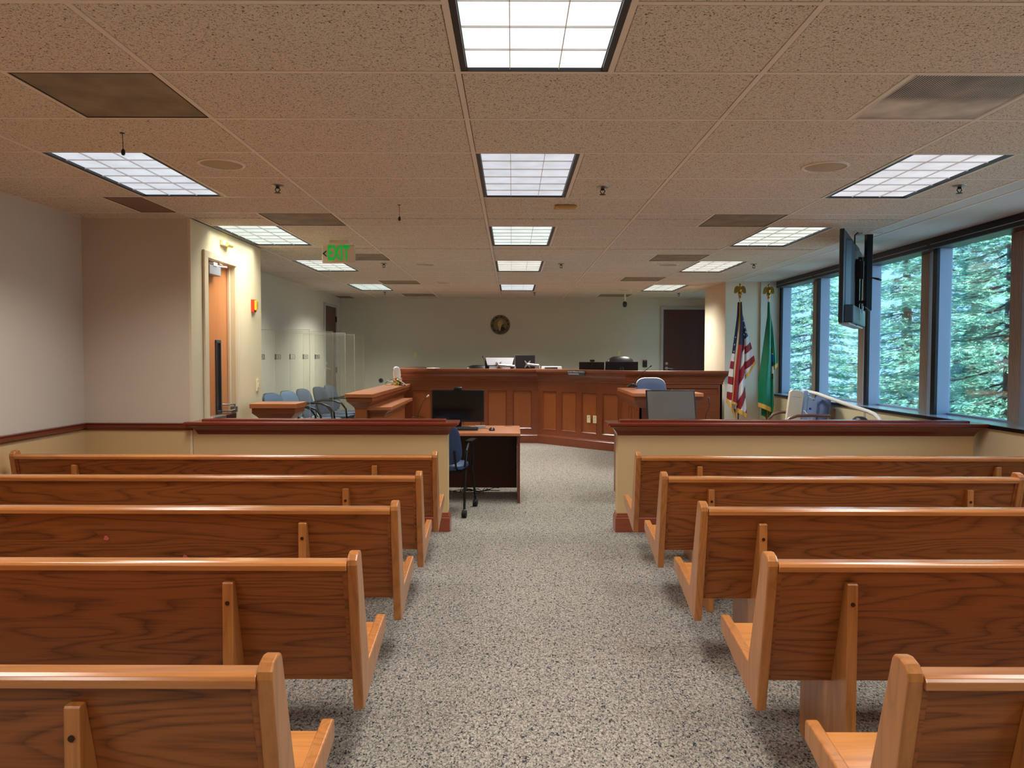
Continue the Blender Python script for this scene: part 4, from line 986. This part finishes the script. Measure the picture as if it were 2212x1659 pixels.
# ------------------------------------------------------------------ things on the bench
def arm_mount(par, z, dx, x0=.0):
    ax = obj('vesa_plate', MB().prism([(x0-.055, z-.06), (x0-.035, z-.06), (x0, z-.02), (x0+.035, z-.06), (x0+.055, z-.06), (x0+.025, z), (x0+.055, z+.06), (x0+.035, z+.06), (x0, z+.02), (x0-.035, z+.06), (x0-.055, z+.06), (x0-.025, z)], -.065, -.05, 'Y'), 'silver', par, bevel=.002)
    obj('support_arm', MB().tube([(x0, -.09, z), (x0+dx, -.11, z-.02)], .022, 10).tube([(x0+dx, -.11, z-.02), (x0+dx+.01, -.11, z-.28)], .02, 10), 'silver', par, smooth=True)
def monitor_back(lab, w_, h_, loc, rz, m='black', wedge=False, mount=None, zb=1.02):
    t = thing('bench_monitor', lab, 'monitor', loc, rz, 'monitors on the judge bench')
    obj('casing', MB().box(-w_/2, w_/2, -.015, .012, -h_/2, h_/2), 'black', t, bevel=.003)
    if wedge: obj('back_cover', MB().add([(-w_*.49, -.016, h_*.49), (w_*.49, -.016, h_*.49), (w_*.42, -.016, h_*.05), (-w_*.42, -.016, h_*.05), (-w_*.42, -.05, h_*.10), (w_*.42, -.05, h_*.10)], [(0, 1, 5, 4), (4, 5, 2, 3), (0, 4, 3), (1, 2, 5)]).box(-w_*.36, w_*.36, -.04, -.016, -h_*.45, h_*.05), 'greyplastic', t)
    obj('screen', MB().box(-w_/2+.012, w_/2-.012, .012, .0135, -h_/2+.012, h_/2-.012), 'screen', t)
    if mount: arm_mount(t, *mount)
    else: obj('stand', MB().box(-.03, .03, -.05, -.016, zb-loc[2]+.01, 0).box(-.11, .11, -.10, .06, zb-loc[2], zb-loc[2]+.014), 'black', t, bevel=.003)
    return t
monitor_back('silver backed monitor behind the bench ledge, left of centre', .51, .33, (-.215, 13.45, 1.28), 0, wedge=True, mount=(.035, .28, -.02))
monitor_back('black square monitor back on silver arm behind the bench ledge', .345, .42, (.23, 13.5, 1.28), 0, mount=(.05, .20, .04))
b3 = monitor_back('small black monitor with webcam behind the bench sign', .42, .26, (1.335, 12.9, 1.245), R(-4), zb=1.02)
b4 = monitor_back('black monitor back with round maker logo, before the leather chair', .53, .32, (1.79, 12.55, 1.225), 0, zb=1.02)
lg = MB().lathe([(.030, -.003), (.030, .0), (.025, .0), (.025, -.003)], seg=28, axis='Y')
obj('logo_ring', MB(Matrix.Translation((0, -.0165, .045))).lathe([(.030, 0), (.030, -.002), (.026, -.002), (.026, 0)], seg=28, axis='Y'), 'greyplastic', b4)
obj('logo_letters', text_mb('DELL', .019, Matrix.Translation((0, -.0165, .045)) @ TX, .001), 'greyplastic', b4)
t = thing('webcam', 'black webcam on the small bench monitor behind the sign', 'webcam', (1.345, 12.9, 1.38))
obj('body', MB().box(-.04, .04, -.02, .015, 0, .035), 'black', t, bevel=.008)
obj('mount', MB().box(-.012, .012, -.035, -.02, -.08, .015), 'black', t)
t = thing('desk_printer', 'white printer with dark slot on the bench, right of the black monitors', 'printer', (.685, 13.35, 1.02))
obj('body', MB().box(-.17, .17, -.15, .15, 0, .275), 'white', t, bevel=.008)
obj('slot', MB().box(-.125, .095, -.155, -.145, .235, .262), 'darkgrey', t)
def exec_chair(lab, x, y, ztop, w_):
    t = thing('leather_chair', lab, 'chair', (x, y, .3), 0, 'leather chairs behind the bench')
    obj('backrest', pillow(w_, .66, .10, 3.2, .25, Matrix.Translation((0, .28, ztop-.3-.33))), 'leather', t, smooth=True)
    obj('seat', pillow(w_, .50, .10, 3.2, 0, Matrix.Translation((0, 0, .46)) @ Matrix.Rotation(math.pi/2, 4, 'X')), 'leather', t, smooth=True)
    obj('stem', MB().tube([(0, 0, .06), (0, 0, .42)], .03, 12), 'blackmetal', t)
    bs = MB()
    for k in range(5): a = 2*math.pi*k/5; bs.tube([(0, 0, .09), (.28*math.cos(a), .28*math.sin(a), .045)], .018, 8).lathe([(.022, -.02), (.03, -.01), (.03, .01), (.022, .02)], (.28*math.cos(a), .28*math.sin(a), .030), seg=10, axis='X')
    obj('base', bs, 'blackmetal', t)
exec_chair('black leather chair top showing above the logo monitor', 1.905, 13.25, 1.475, .54)
exec_chair('black chair top peeking over the bench left of the microphone', -.62, 14.0, 1.305, .60)
t = thing('bench_sign', 'small dark sign reading do not approach the bench, on the ledge edge', 'sign', (.37+.6625, 12.93-.6625, 1.205), -math.pi/4)
obj('plate', MB().box(-.178, .178, -.014, -.006, -.042, .040), 'darkgrey', t)
obj('lettering', text_mb('DO NOT APPROACH THE BENCH', .0255, Matrix.Translation((0, -.0145, .018)) @ TX, .0006, .90).add([], []), 'white', t)
obj('lettering', text_mb('UNLESS INSTRUCTED', .0255, Matrix.Translation((-.055, -.0145, -.018)) @ TX, .0006, .90), 'white', t)
tag(obj('white_saucer', MB().lathe([(.08, 0), (.11, .010), (.105, .014), (.001, .012)], seg=24), 'beige_device', smooth=True, loc=(-1.33, 12.95, 1.254)), 'flat pale disc lying on the left end of the bench ledge', 'dish')

# tissue box and tablet frames on the jury rail
t = thing('tissue_box', 'colourful patterned tissue box on the far end of the jury rail', 'tissue box', (-1.83, 12.3, 1.0))
obj('carton', MB().box(-.062, .062, -.062, .062, 0, .12), 'tissue_print', t, bevel=.003)
ts = MB()
vs = []; n = 14
for j, (z, r_) in enumerate([(.115, .05), (.16, .055), (.22, .052), (.27, .045), (.295, .025), (.30, .004)]):
    for k in range(n):
        a = 2*math.pi*k/n; rr = r_*(1+.14*math.sin(3*a+j*.6)); vs.append((rr*math.cos(a)*1.1-.05*(z-.11)*1.5-.01, rr*math.sin(a)*.45, z))
ts.add(vs, [(j*n+k, j*n+(k+1) % n, (j+1)*n+(k+1) % n, (j+1)*n+k) for j in range(5) for k in range(n)]+[tuple(5*n+k for k in range(n))])
obj('tissue', ts, 'white', t, smooth=True)
def easel(lab, x, y, rz, tilt):
    t = thing('tablet_device', lab, 'tablet', (x, y, 1.0), rz)
    T = Matrix.Translation((0, 0, .05)) @ Matrix.Rotation(tilt, 4, 'Y')
    obj('frame', MB(T).box(-.09, .09, -.006, .006, -.008, .008).box(-.09, -.075, -.05, .05, -.008, .008).box(.075, .09, -.05, .05, -.008, .008).box(-.09, .09, -.05, -.042, -.008, .008).box(-.09, .09, .042, .05, -.008, .008), 'white', t)
    obj('glass_face', MB(T).box(-.075, .075, -.042, .042, -.004, .004), 'black', t)
    obj('foot', MB().box(-.03, .03, -.03, .03, 0, .006).tube([(0, 0, .004), (0, 0, .05)], .006, 8), 'black', t)
    return t
easel('white rimmed tablet leaning left of the tissue box', -1.925, 12.45, 0, R(10))
easel('white rimmed tablet lying right of the tissue box', -1.745, 12.2, R(20), R(35))
tag(obj('device_cable', MB().tube([(-1.93, 12.4, 1.09), (-1.99, 12.35, 1.07), (-2.03, 12.3, 1.03), (-2.02, 12.25, 1.006), (-1.95, 12.25, 1.006), (-1.90, 12.3, 1.03)], .004, 6), 'black', smooth=True), 'black cable looping off the jury rail end beside tissue box', 'cable')

# ------------------------------------------------------------------ television on the ceiling pole
tv = thing('television', 'black television seen from behind, hung from the ceiling beside the windows', 'television', (3.15, 7.19, 2.165), math.atan2(1.22, .68))
# local x runs along the screen (away from camera), local -y is the back side towards the windows
obj('screen_body', MB().box(-.70, .70, -.012, .025, -.40, .40), 'tvback', tv, bevel=.006)
obj('screen', MB().box(-.69, .69, .025, .027, -.385, .39), 'screen', tv)
obj('rear_cover', MB().prism([(-.37, -.40), (-.18, -.40), (-.14, -.36), (.36, -.30), (.36, .05)][::1] if False else [(-.58, -.012), (.58, -.012), (.5, -.05), (-.5, -.05)], -.36, .33, 'Z').prism([(-.62, -.012), (.62, -.012), (.58, -.085), (-.58, -.085)], -.395, -.24, 'Z'), 'tvback', tv, bevel=.01)
obj('bottom_strip', MB().box(-.69, .62, -.06, .02, -.412, -.398), 'greyplastic', tv)
obj('wall_bracket', MB().box(-.10, -.02, -.085, -.045, -.33, .20).box(.16, .2, -.085, -.045, -.25, .25).box(-.12, .2, -.085, -.06, .05, .09), 'blackmetal', tv)
obj('power_box', MB().box(-.13, -.06, -.12, -.085, .02, .18), 'black', tv, bevel=.004)
pl = thing('ceiling_pole', 'black ceiling pole carrying the hanging television', 'pole', (3.28, 7.12, 0))
obj('tube', MB().box(-.028, .028, -.028, .028, 1.90, H+.001), 'blackmetal', pl, bevel=.004)
obj('ceiling_plate', MB().box(-.09, .09, -.07, .07, H-.012, H+.002), 'white', pl)
obj('cross_arm', MB().tube([(0, 0, 2.30), (-.10, .03, 2.30)], .016, 8).tube([(0, 0, 1.98), (-.10, .03, 1.98)], .016, 8), 'blackmetal', pl)
obj('lever', MB().tube([(.02, -.03, 2.20), (.07, -.05, 2.185), (.10, -.05, 2.175)], [.006, .011, .006], 8), 'black', pl)
obj('clamp_screws', MB().tube([(-.04, -.04, 1.93), (-.0, -.06, 1.89)], .006, 6).tube([(-.06, -.04, 1.94), (-.07, -.05, 1.87)], .006, 6), 'silver', pl)
cbt = thing('television_cable', 'black cable with grey plug dropping from ceiling to the television', 'cable', (3.13, 7.05, 0))
obj('wire', MB().tube([(.02, 0, H), (-.01, 0, H-.03), (-.01, 0, H-.12), (0, 0, H-.20), (.0, .02, 2.34)], .007, 8), 'black', cbt, smooth=True)
obj('plug', MB().box(-.016, .016, -.014, .014, H-.24, H-.17), 'greyplastic', cbt, bevel=.004)
obj('lower_loop', MB().tube([(.02, .02, 1.90), (.05, .02, 1.82), (.03, .02, 1.765), (-.02, .02, 1.755), (-.05, .02, 1.775)], .004, 8), 'black', cbt, smooth=True)

# ------------------------------------------------------------------ flags
def flag(root, folds, stars=(), pal=None, fringe_side=None):
    mb = MB()
    names = ['navy', 'red', 'flagwhite', 'fringe', 'green', 'blue_print', 'brass']
    def li(poly, z):
        for (x0, z0), (x1, z1) in zip(poly[:-1], poly[1:]):
            if z0 >= z >= z1: return x0+(x1-x0)*(z0-z)/(z0-z1+1e-9)
        return poly[0][0] if z > poly[0][1] else poly[-1][0]
    for left, right, depth, y0, colf, nz, nx in folds:
        zt = min(left[0][1], right[0][1]); zl = left[-1][1]; zr = right[-1][1]
        for j in range(nz):
            for i in range(nx):
                def P(a, b):
                    zz_l = left[0][1]+(zl-left[0][1])*b; zz_r = right[0][1]+(zr-right[0][1])*b
                    xl, xr = li(left, zz_l), li(right, zz_r)
                    x = xl+(xr-xl)*a; z = zz_l+(zz_r-zz_l)*a
                    y = y0-depth*math.sin(math.pi*a)*(0.35+0.65*b)-.012*math.sin(a*9+b*5)*b
                    return (x, y, z)
                a0, a1, b0, b1 = i/nx, (i+1)/nx, j/nz, (j+1)/nz
                mb.m = colf((a0+a1)/2, (b0+b1)/2, P((a0+a1)/2, (b0+b1)/2))
                mb.add([P(a0, b0), P(a1, b0), P(a1, b1), P(a0, b1)], [(0, 3, 2, 1)])
    for fi, a, b, s in stars:
        left, right, depth, y0, colf, nz, nx = folds[fi]
        zl = left[-1][1]; zr = right[-1][1]
        zz_l = left[0][1]+(zl-left[0][1])*b; zz_r = right[0][1]+(zr-right[0][1])*b
        xl, xr = li(left, zz_l), li(right, zz_r)
        x = xl+(xr-xl)*a; z = zz_l+(zz_r-zz_l)*a
        y = y0-depth*math.sin(math.pi*a)*(0.35+0.65*b)-.012*math.sin(a*9+b*5)*b-.004
        pts = []
        for k in range(10):
            an = math.pi/2+2*math.pi*k/10; rr = s if k % 2 == 0 else s*.42
            pts.append((x+rr*.8*math.cos(an), y, z+rr*math.sin(an)))
        mb.m = 2; mb.add([(x, y-.001, z)]+pts, [(0, 1+k, 1+(k+1) % 10) for k in range(10)])
    o = obj('cloth', mb, names, root, smooth=True)
    s = o.modifiers.new('thick', 'SOLIDIFY'); s.thickness = .003; s.offset = 1
    return o
def eagle(par, z, spread=1.0):
    mb = MB()
    mb.lathe([(.012, 0), (.020, .02), (.012, .035), (.024, .05), (.030, .065), (.024, .082), (.010, .09)], (0, 0, z), seg=16)
    mb.lathe([(.010, .085), (.022, .105), (.028, .13), (.024, .155), (.013, .175), (.011, .185), (.016, .20), (.012, .214), (.002, .22)], (0, 0, z), seg=14)
    mb.add([(.004, -.012, z+.205), (.004, .012, z+.205), (-.03, 0, z+.195), (.0, 0, z+.190)], [(0, 1, 2), (0, 2, 3), (1, 3, 2), (0, 3, 1)])
    for s in (-1, 1):
        w_ = [(.012, .165), (.035, .185), (.060, .178), (.078, .15), (.086, .11), (.088, .075), (.080, .085), (.072, .07), (.062, .085), (.052, .072), (.040, .095), (.026, .09), (.014, .12)]
        mb.prism([(s*x*spread, z+h) for x, h in w_], -.008, .008, 'Y')
    mb.prism([(-.018, z+.115), (.018, z+.115), (.024, z+.075), (-.024, z+.075)], -.006, .02, 'Y')
    obj('eagle_finial', mb, 'brass', par, bevel=.002)
def px(pts, X0, Y, s=5.185):     # flag outline: metres right of the pole / height, from measured offsets
    return [((x-0)*k_, z) for x, z, k_ in pts]
def outline(pts, cx, Y):
    k = Y/1661.0/5.185
    return [((x-cx)*k, HC-((y/5.185+600)-769)*Y/1661.0) for x, y in pts]
FY = 11.15
f1 = thing('national_flag', 'star spangled red and white striped flag with gold fringe, left of the green flag', 'flag', (3.29, FY, 0), 0, 'flags beside the pillar')
cx = 152
def stripe_fold(z_c, per, slope, canton):
    def f(a, b, P):
        if b > .965: return 3
        q = P[2]-slope*P[0]
        if q > canton: return 0
        return 2 if int(math.floor((canton-q)/per)) % 2 == 0 else 1
    return f
def O(p): return outline(p, cx, FY)
sc_ = FY/1661.0/5.185
zc = lambda y: HC-((y/5.185+600)-769)*FY/1661.0
A_l = O([(134, 270), (128, 420), (75, 850), (38, 1100), (22, 1390)]); A_r = O([(150, 270), (140, 560), (110, 860), (95, 1050), (128, 1590)])
B_l = O([(146, 270), (138, 560), (108, 860), (92, 1050), (66, 1405)]); B_r = O([(160, 270), (172, 600), (178, 740), (150, 1000), (120, 1425)])
C_l = O([(158, 300), (176, 700), (178, 770), (140, 1100), (122, 1500)]); C_r = O([(168, 300), (196, 700), (206, 900), (214, 1200), (240, 1570)])
D_l = O([(160, 280), (190, 700), (200, 900), (212, 1100), (216, 1150)]); D_r = O([(172, 320), (248, 620), (286, 720), (325, 870), (345, 950)])
def colA(a, b, P):
    if b > .95: return 3
    z = P[2]+.25*P[0]
    if z > zc(860): return 0
    return 2 if int((zc(860)-z)/(88*sc_)) % 2 == 0 else 1
def colB(a, b, P):
    if b > .975 or a < .10: return 3
    return 0 if P[2] > zc(745) else 1
def colC(a, b, P):
    if b > .955: return 3
    if P[2] > zc(745): return 0
    q = P[2]-2.2*P[0]
    return 2 if int((q+50)/(150*sc_)) % 2 == 0 else 1
def colD(a, b, P):
    if a > .97 and b > .92: return 3
    if b > .95: return 3
    q = P[2]-.75*P[0]
    q0 = zc(690)-.75*(200-cx)*sc_
    if q > q0: return 0
    return 2 if int((q0-q)/(88*sc_)) % 2 == 0 else 1
folds = [(A_l, A_r, .05, .02, colA, 200, 22), (D_l, D_r, .04, .03, colD, 200, 40), (C_l, C_r, .05, -.03, colC, 200, 24), (B_l, B_r, .06, -.055, colB, 200, 18)]
stars = [(1, .25, .10, .014), (1, .45, .24, .018), (1, .75, .24, .018), (1, .6, .34, .02), (1, .35, .43, .02), (1, .68, .42, .02), (1, .9, .45, .016), (1, .32, .53, .02), (1, .55, .52, .02), (1, .15, .62, .02), (0, .35, .33, .014), (0, .35, .40, .018), (0, .4, .46, .018), (0, .45, .51, .018)]
flag(f1, folds, stars)
obj('pole', MB().tube([(0, .0, .06), (0, 0, 2.29)], .0125, 12), 'brass', f1)
obj('floor_base', MB().lathe([(.14, 0), (.14, .02), (.10, .045), (.03, .06), (.02, .12)], seg=28), 'brass', f1, smooth=True)
obj('pole_sleeve', MB().tube([(0, 0, 2.255), (0, 0, 2.33)], .014, 12), 'beige_device', f1)
obj('cord', MB().tube([(.0, -.02, 2.25), (.02, -.03, 2.2), (.012, -.035, 2.1), (-.005, -.03, 2.0)], .006, 8), 'fringe', f1)
eagle(f1, 2.31, 1.0)
f2 = thing('state_flag', 'green state flag with gold fringe on pole, beside the windows', 'flag', (3.705, FY, 0), 0, 'flags beside the pillar')
cx = 460
G1l = O([(444, 270), (440, 430), (405, 700), (352, 1120), (356, 1440)]); G1r = O([(466, 270), (480, 480), (498, 900), (500, 1100), (497, 1500)])
G2l = O([(464, 290), (478, 480), (496, 900), (498, 1100), (494, 1590)]); G2r = O([(470, 310), (500, 520), (520, 900), (528, 1150), (534, 1460)])
G3l = O([(468, 320), (500, 520), (508, 800), (512, 950), (520, 1030)]); G3r = O([(474, 330), (520, 560), (552, 780), (575, 930), (578, 990)])
G4l = O([(400, 1430), (402, 1450), (404, 1500), (405, 1520), (408, 1545)]); G4r = O([(520, 1430), (520, 1480), (515, 1520), (505, 1560), (490, 1600)])
def cg(a, b, P): return 3 if b > .955 else 4
def cgb(a, b, P): return 3 if b > .965 or (a > .9 and b > .7) else 4
def cgt(a, b, P): return 3 if b > .93 else 4
def cgs(a, b, P):
    y = ((HC-P[2])*1661/FY+769-600)*5.185
    if 785 < y < 1125 and .0 < a < .75:
        if y < 840 or y > 1065: return 6
        if 850 < y < 935: return 5
        if 935 < y < 985: return 0
        return 2
    return cgb(a, b, P)
flag(f2, [(G4l, G4r, .03, .03, cg, 40, 24), (G3l, G3r, .03, .02, cgt, 120, 20), (G2l, G2r, .05, -.01, cgs, 160, 14), (G1l, G1r, .07, -.03, cg, 160, 30)])
obj('pole', MB().tube([(0, .0, .06), (0, 0, 2.29)], .0125, 12), 'brass', f2)
obj('floor_base', MB().lathe([(.14, 0), (.14, .02), (.10, .045), (.03, .06), (.02, .12)], seg=28), 'brass', f2, smooth=True)
obj('pole_sleeve', MB().tube([(0, 0, 2.245), (0, 0, 2.32)], .014, 12), 'beige_device', f2)
obj('cord', MB().tube([(-.01, -.03, 2.22), (.015, -.04, 2.15), (.0, -.045, 2.0), (-.02, -.04, 1.9)], .006, 8), 'fringe', f2)
eagle(f2, 2.30, .95)

# ------------------------------------------------------------------ armchair with the stored device by the windows
ac = thing('wooden_armchair', 'armchair with slate blue cushion and wooden arms under the windows', 'chair', (3.53, 9.33, 0), 0)
obj('backrest', pillow(.46, .44, .10, 3.5, 0, Matrix.Translation((.24, .06, .80)) @ Matrix.Rotation(R(12), 4, 'Y') @ Matrix.Rotation(R(82), 4, 'Z')), 'slate_cloth', ac, smooth=True)
obj('seat', pillow(.50, .50, .10, 3.5, 0, Matrix.Translation((-.04, .02, .42)) @ Matrix.Rotation(math.pi/2, 4, 'X')), 'slate_cloth', ac, smooth=True)
M['arm_wood'] = wood('armchair_wood', (120, 76, 56), (84, 50, 38), 'X', contrast=.4)
for y in (-.27, .31):
    fr_ = MB().tube([(-.33, y, 0), (-.335, y, .50), (-.31, y, .68), (-.25, y, .745), (-.16, y, .775), (.0, y, .78), (.22, y, .775)], .018, 8)
    fr_.tube([(.14, y, .0), (.20, y, .5), (.28, y, .86)], .018, 8)
    obj('arm', fr_, 'arm_wood', ac, smooth=True)
obj('seat_rail', MB().box(-.30, .20, -.27, -.25, .33, .37).box(-.30, .20, .29, .31, .33, .37), 'arm_wood', ac)
dv = thing('stored_device', 'tall beige and pale blue device leaning in the wooden armchair', 'device', (3.36, 9.30, 0), 0)
T = Matrix.Translation((.0, -.04, .475)) @ Matrix.Rotation(R(7), 4, 'Y')
obj('beige_column', MB(T).prism([(-.085, 0), (.085, 0), (.085, .555), (.065, .59), (.03, .60), (-.06, .60), (-.085, .57)], -.03, .03, 'Y'), 'beige_device', dv, bevel=.008)
obj('caption', MB(T).box(-.055, .05, -.0315, -.030, .515, .519), 'greyplastic', dv)
T = Matrix.Translation((.205, .0, .475)) @ Matrix.Rotation(R(5), 4, 'Y')
obj('blue_column', MB(T).prism([(-.09, 0), (-.03, 0), (-.03, .57), (-.05, .59), (-.09, .58)], -.02, .10, 'Y').prism([(-.03, 0), (.085, 0), (.085, .44), (-.03, .52)], -.03, .03, 'Y'), 'blue_device', dv, bevel=.006)
obj('badge', MB(T).box(-.01, .018, -.032, -.030, .36, .385), 'blue_print', dv)
obj('gap_shade', MB(T).box(-.115, -.09, -.01, .06, 0, .50), 'black', dv)  # black filler painted in as shade between the two columns
tb = thing('white_pipe', 'long white pipe slanting down beneath the window sill', 'pipe')
pts = [(3.60, 9.5, 1.055), (3.66, 9.2, 1.03), (3.71, 8.6, .955), (3.74, 8.05, .900), (3.745, 7.92, .880), (3.75, 7.83, .84), (3.75, 7.78, .78), (3.75, 7.77, .60), (3.75, 7.77, .018)]
obj('tube', MB().tube(pts, .021, 14), 'white', tb, smooth=True)
obj('post', MB().tube([(3.73, 8.12, .89), (3.73, 8.12, .0)], .016, 10), 'beige_device', tb)
obj('foot', MB().box(3.60, 3.86, 7.70, 8.2, 0, .02), 'white', tb)
tag(obj('device_lead', MB().tube([(3.50, 9.2, .83), (3.52, 9.15, .79), (3.56, 9.1, .765), (3.57, 9.1, .68), (3.56, 9.1, .55)], .006, 8), 'white', smooth=True), 'white lead hanging beside the armchair cushion', 'cable')
tag(obj('black_bag', pillow(.16, .30, .16, 2.5, 0, Matrix.Translation((3.66, 8.06, .70))), 'black', smooth=True), 'dark rounded top just above half wall, under the white pipe', 'bag')

# ------------------------------------------------------------------ outside
ZG = -3.4
struct(obj('ground', MB().box(4.6, 90, -20, 90, ZG-.2, ZG), 'grass'))
def conifer(x, y, h, seed, lab, spread=3.0, zb=-2.9, dens=1.0):
    rng = np.random.default_rng(seed)
    t = thing('conifer_tree', lab, 'tree', (x, y, ZG), 0, 'conifers outside the windows')
    obj('trunk', MB().tube([(0, 0, 0), (.05, 0, h*.4), (0, .05, h*.8), (0, 0, h)], [.24, .18, .09, .02], 12), 'bark', t, smooth=True)
    V = []; F = []; BR = MB()
    z = .8
    while z < h-.3:
        L = spread*(1-z/h)**.75*rng.uniform(.8, 1.1)+.25
        nb = int(rng.integers(6, 9))
        a0 = rng.uniform(0, 6.28)
        for i in range(nb):
            az = a0+2*math.pi*i/nb+rng.uniform(-.25, .25); ll = L*rng.uniform(.75, 1.1)
            droop = rng.uniform(.10, .28); zz = z+rng.uniform(-.15, .15)
            ns = max(4, int(ll/.22*dens))
            d = np.array([math.cos(az), math.sin(az), 0]); sd_ = np.array([-math.sin(az), math.cos(az), 0])
            def bp(s): return d*ll*s+np.array([0, 0, zz+ll*(-droop*s*1.6+.9*droop*s*s)])
            BR.tube([tuple(bp(0)), tuple(bp(.5)), tuple(bp(1.0))], [.022, .012, .004], 5, False)
            for q in range(ns):
                s = .15+.85*(q+rng.uniform(0, .8))/ns; p = bp(s); wl = (.75*ll*(1-s)**.8*.55+.16)
                for side in (-1, 1):
                    dr = sd_*side*rng.uniform(.7, 1)+d*rng.uniform(.35, .75)+np.array([0, 0, rng.uniform(-.25, .12)])
                    dr /= np.linalg.norm(dr); m_ = max(2, int(wl/.085))
                    for e in range(m_):
                        c = p+dr*wl*(e+.5)/m_+rng.normal(0, .02, 3)
                        K = 7
                        u = dr*.5+d*rng.uniform(.2, .9, (K, 1))+sd_*rng.uniform(-.8, .8, (K, 1))+np.array([0, 0, 1.0])*rng.uniform(-.45, .25, (K, 1))
                        u /= np.linalg.norm(u, axis=1, keepdims=True)
                        v = np.cross(u, rng.normal(0, 1, (K, 3))+np.array([0, 0, 1.2])); v /= np.linalg.norm(v, axis=1, keepdims=True)+1e-9
                        l_ = rng.uniform(.07, .13, (K, 1)); wd = rng.uniform(.007, .014, (K, 1))
                        cc = c+rng.normal(0, .022, (K, 3))
                        V.append(np.stack([cc-u*l_*.2, cc+v*wd+u*l_*.35, cc+u*l_, cc-v*wd+u*l_*.35], 1).reshape(-1, 3))
        z += rng.uniform(.24, .36)
    V = np.concatenate(V).astype(np.float32); nq = len(V)//4
    me = bpy.data.meshes.new('foliage'); me.vertices.add(nq*4); me.vertices.foreach_set('co', V.ravel())
    me.loops.add(nq*4); me.loops.foreach_set('vertex_index', np.arange(nq*4, dtype=np.int32))
    me.polygons.add(nq); me.polygons.foreach_set('loop_start', np.arange(0, nq*4, 4, dtype=np.int32)); me.update(calc_edges=True)
    me.materials.append(M['needles'])
    o = bpy.data.objects.new('foliage', me); C.objects.link(o); o.parent = t
    obj('branches', BR, 'bark', t)
    return t
TL = [(8.2, 12.6, 8.8, 'tall conifer filling the nearest fully visible window pane'), (9.6, 17.2, 9.0, 'conifer seen through the second window from the camera'), (11.0, 21.5, 9.4, 'conifer seen behind the hanging television'),
      (10.2, 26.0, 9.6, 'conifer seen through the farthest window by the flags'), (15.0, 18.5, 8.4, 'paler conifer standing behind, between the two nearest window panes'), (16.5, 27.5, 8.6, 'distant conifer low in the farthest panes')]
for i, (x, y, h_, lab) in enumerate(TL):
    conifer(x, y, h_, 11+i, lab, spread=3.0 if i < 4 else 3.2, dens=.85 if i < 4 else .6)
